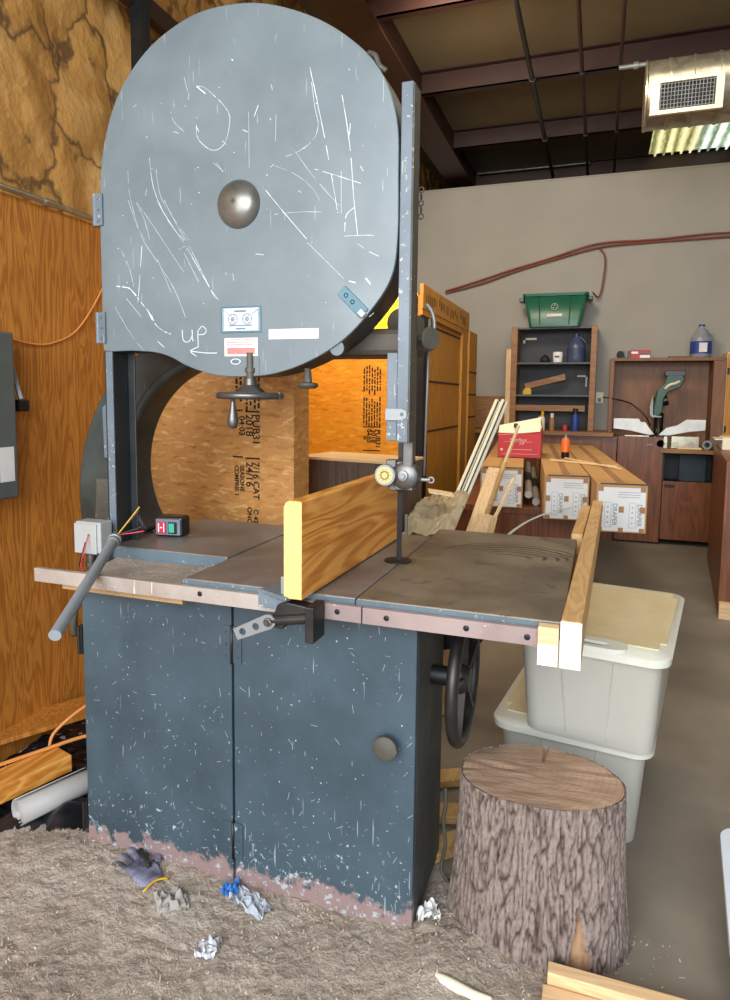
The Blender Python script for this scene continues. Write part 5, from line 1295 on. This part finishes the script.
# plywood offcut in the far left corner of the back wall
mb = MB().box(-1.15, -.66, 6.70, 6.73, 1.226, 1.62)
S('plywood_sheet', mb, M['brown_light'], 'brown board standing on the worktop between the tool room and the shelves', 'board', bevel=.002)
# ================================================================ CAMERA AND LIGHT
def camera():
    pitch, roll, yaw = radians(5.46), radians(.65), radians(19.273)
    f = Vector((-sin(yaw)*cos(pitch), cos(yaw)*cos(pitch), -sin(pitch)))
    r0 = Vector((cos(yaw), sin(yaw), 0)); u0 = r0.cross(f)
    r = r0*cos(roll)+u0*sin(roll); u = u0*cos(roll)-r0*sin(roll)
    c = bpy.data.cameras.new('camera'); o = bpy.data.objects.new('camera', c); COL.objects.link(o)
    R = Matrix((r, u, -f)).transposed().to_4x4()
    o.matrix_world = Matrix.Translation((.463, -1.792, 1.6)) @ R
    c.sensor_fit = 'AUTO'; c.sensor_width = 36; c.lens = .667*36; c.shift_y = -.04
    c.clip_start = .05; c.clip_end = 200
    SC.camera = o
camera()
W = bpy.data.worlds.new('sky'); SC.world = W; W.use_nodes = True
nt = W.node_tree; bg = nt.nodes['Background']
tc = nt.nodes.new('ShaderNodeTexCoord'); sp = nt.nodes.new('ShaderNodeSeparateXYZ'); rp_ = nt.nodes.new('ShaderNodeValToRGB')
nt.links.new(tc.outputs['Generated'], sp.inputs[0]); nt.links.new(sp.outputs[2], rp_.inputs[0])
rp_.color_ramp.elements[0].position = 0; rp_.color_ramp.elements[0].color = (.55, .55, .53, 1)
rp_.color_ramp.elements[1].position = .5; rp_.color_ramp.elements[1].color = (.42, .62, 1.0, 1)
e = rp_.color_ramp.elements.new(.08); e.color = (.85, .92, 1.0, 1)
nt.links.new(rp_.outputs[0], bg.inputs[0]); bg.inputs[1].default_value = 2.2
def area(name, loc, target, sx, sy, power, col, spread=180):
    l = bpy.data.lights.new(name, 'AREA'); l.shape = 'RECTANGLE'; l.size = sx; l.size_y = sy; l.energy = power; l.color = col
    l.spread = radians(spread)
    o = bpy.data.objects.new(name, l); COL.objects.link(o); o.location = loc
    o.rotation_euler = (Vector(target)-Vector(loc)).to_track_quat('-Z', 'Y').to_euler(); return o
# daylight through the big open door behind the camera
area('door_daylight', (.1, -4.4, 2.7), (-.2, 0, 1.1), 4.0, 3.0, 430, (.93, .97, 1.0))
# added warm fill lights
area('roof_fill', (1.2, 2.2, 4.55), (1.2, 2.2, 0), 1.2, 3.0, 55, (1.0, .90, .72))  # added interior fill under the closed part of the roof
area('back_fill', (-.6, 2.9, 4.3), (.6, 6.6, 2.0), .8, .8, 85, (1.0, .86, .66))  # added fill, aimed at the back wall and its furniture
area('osb_fill', (-1.4, 2.4, 2.9), (-1.4, 3.5, 1.3), .4, .4, 28, (1.0, .86, .6))  # added fill that brightens the OSB front, no fixture here
SC.view_settings.view_transform = 'Standard'; SC.view_settings.look = 'None'
SC.view_settings.exposure = 0.0; SC.view_settings.gamma = 1.0; SC.view_settings.use_curve_mapping = False
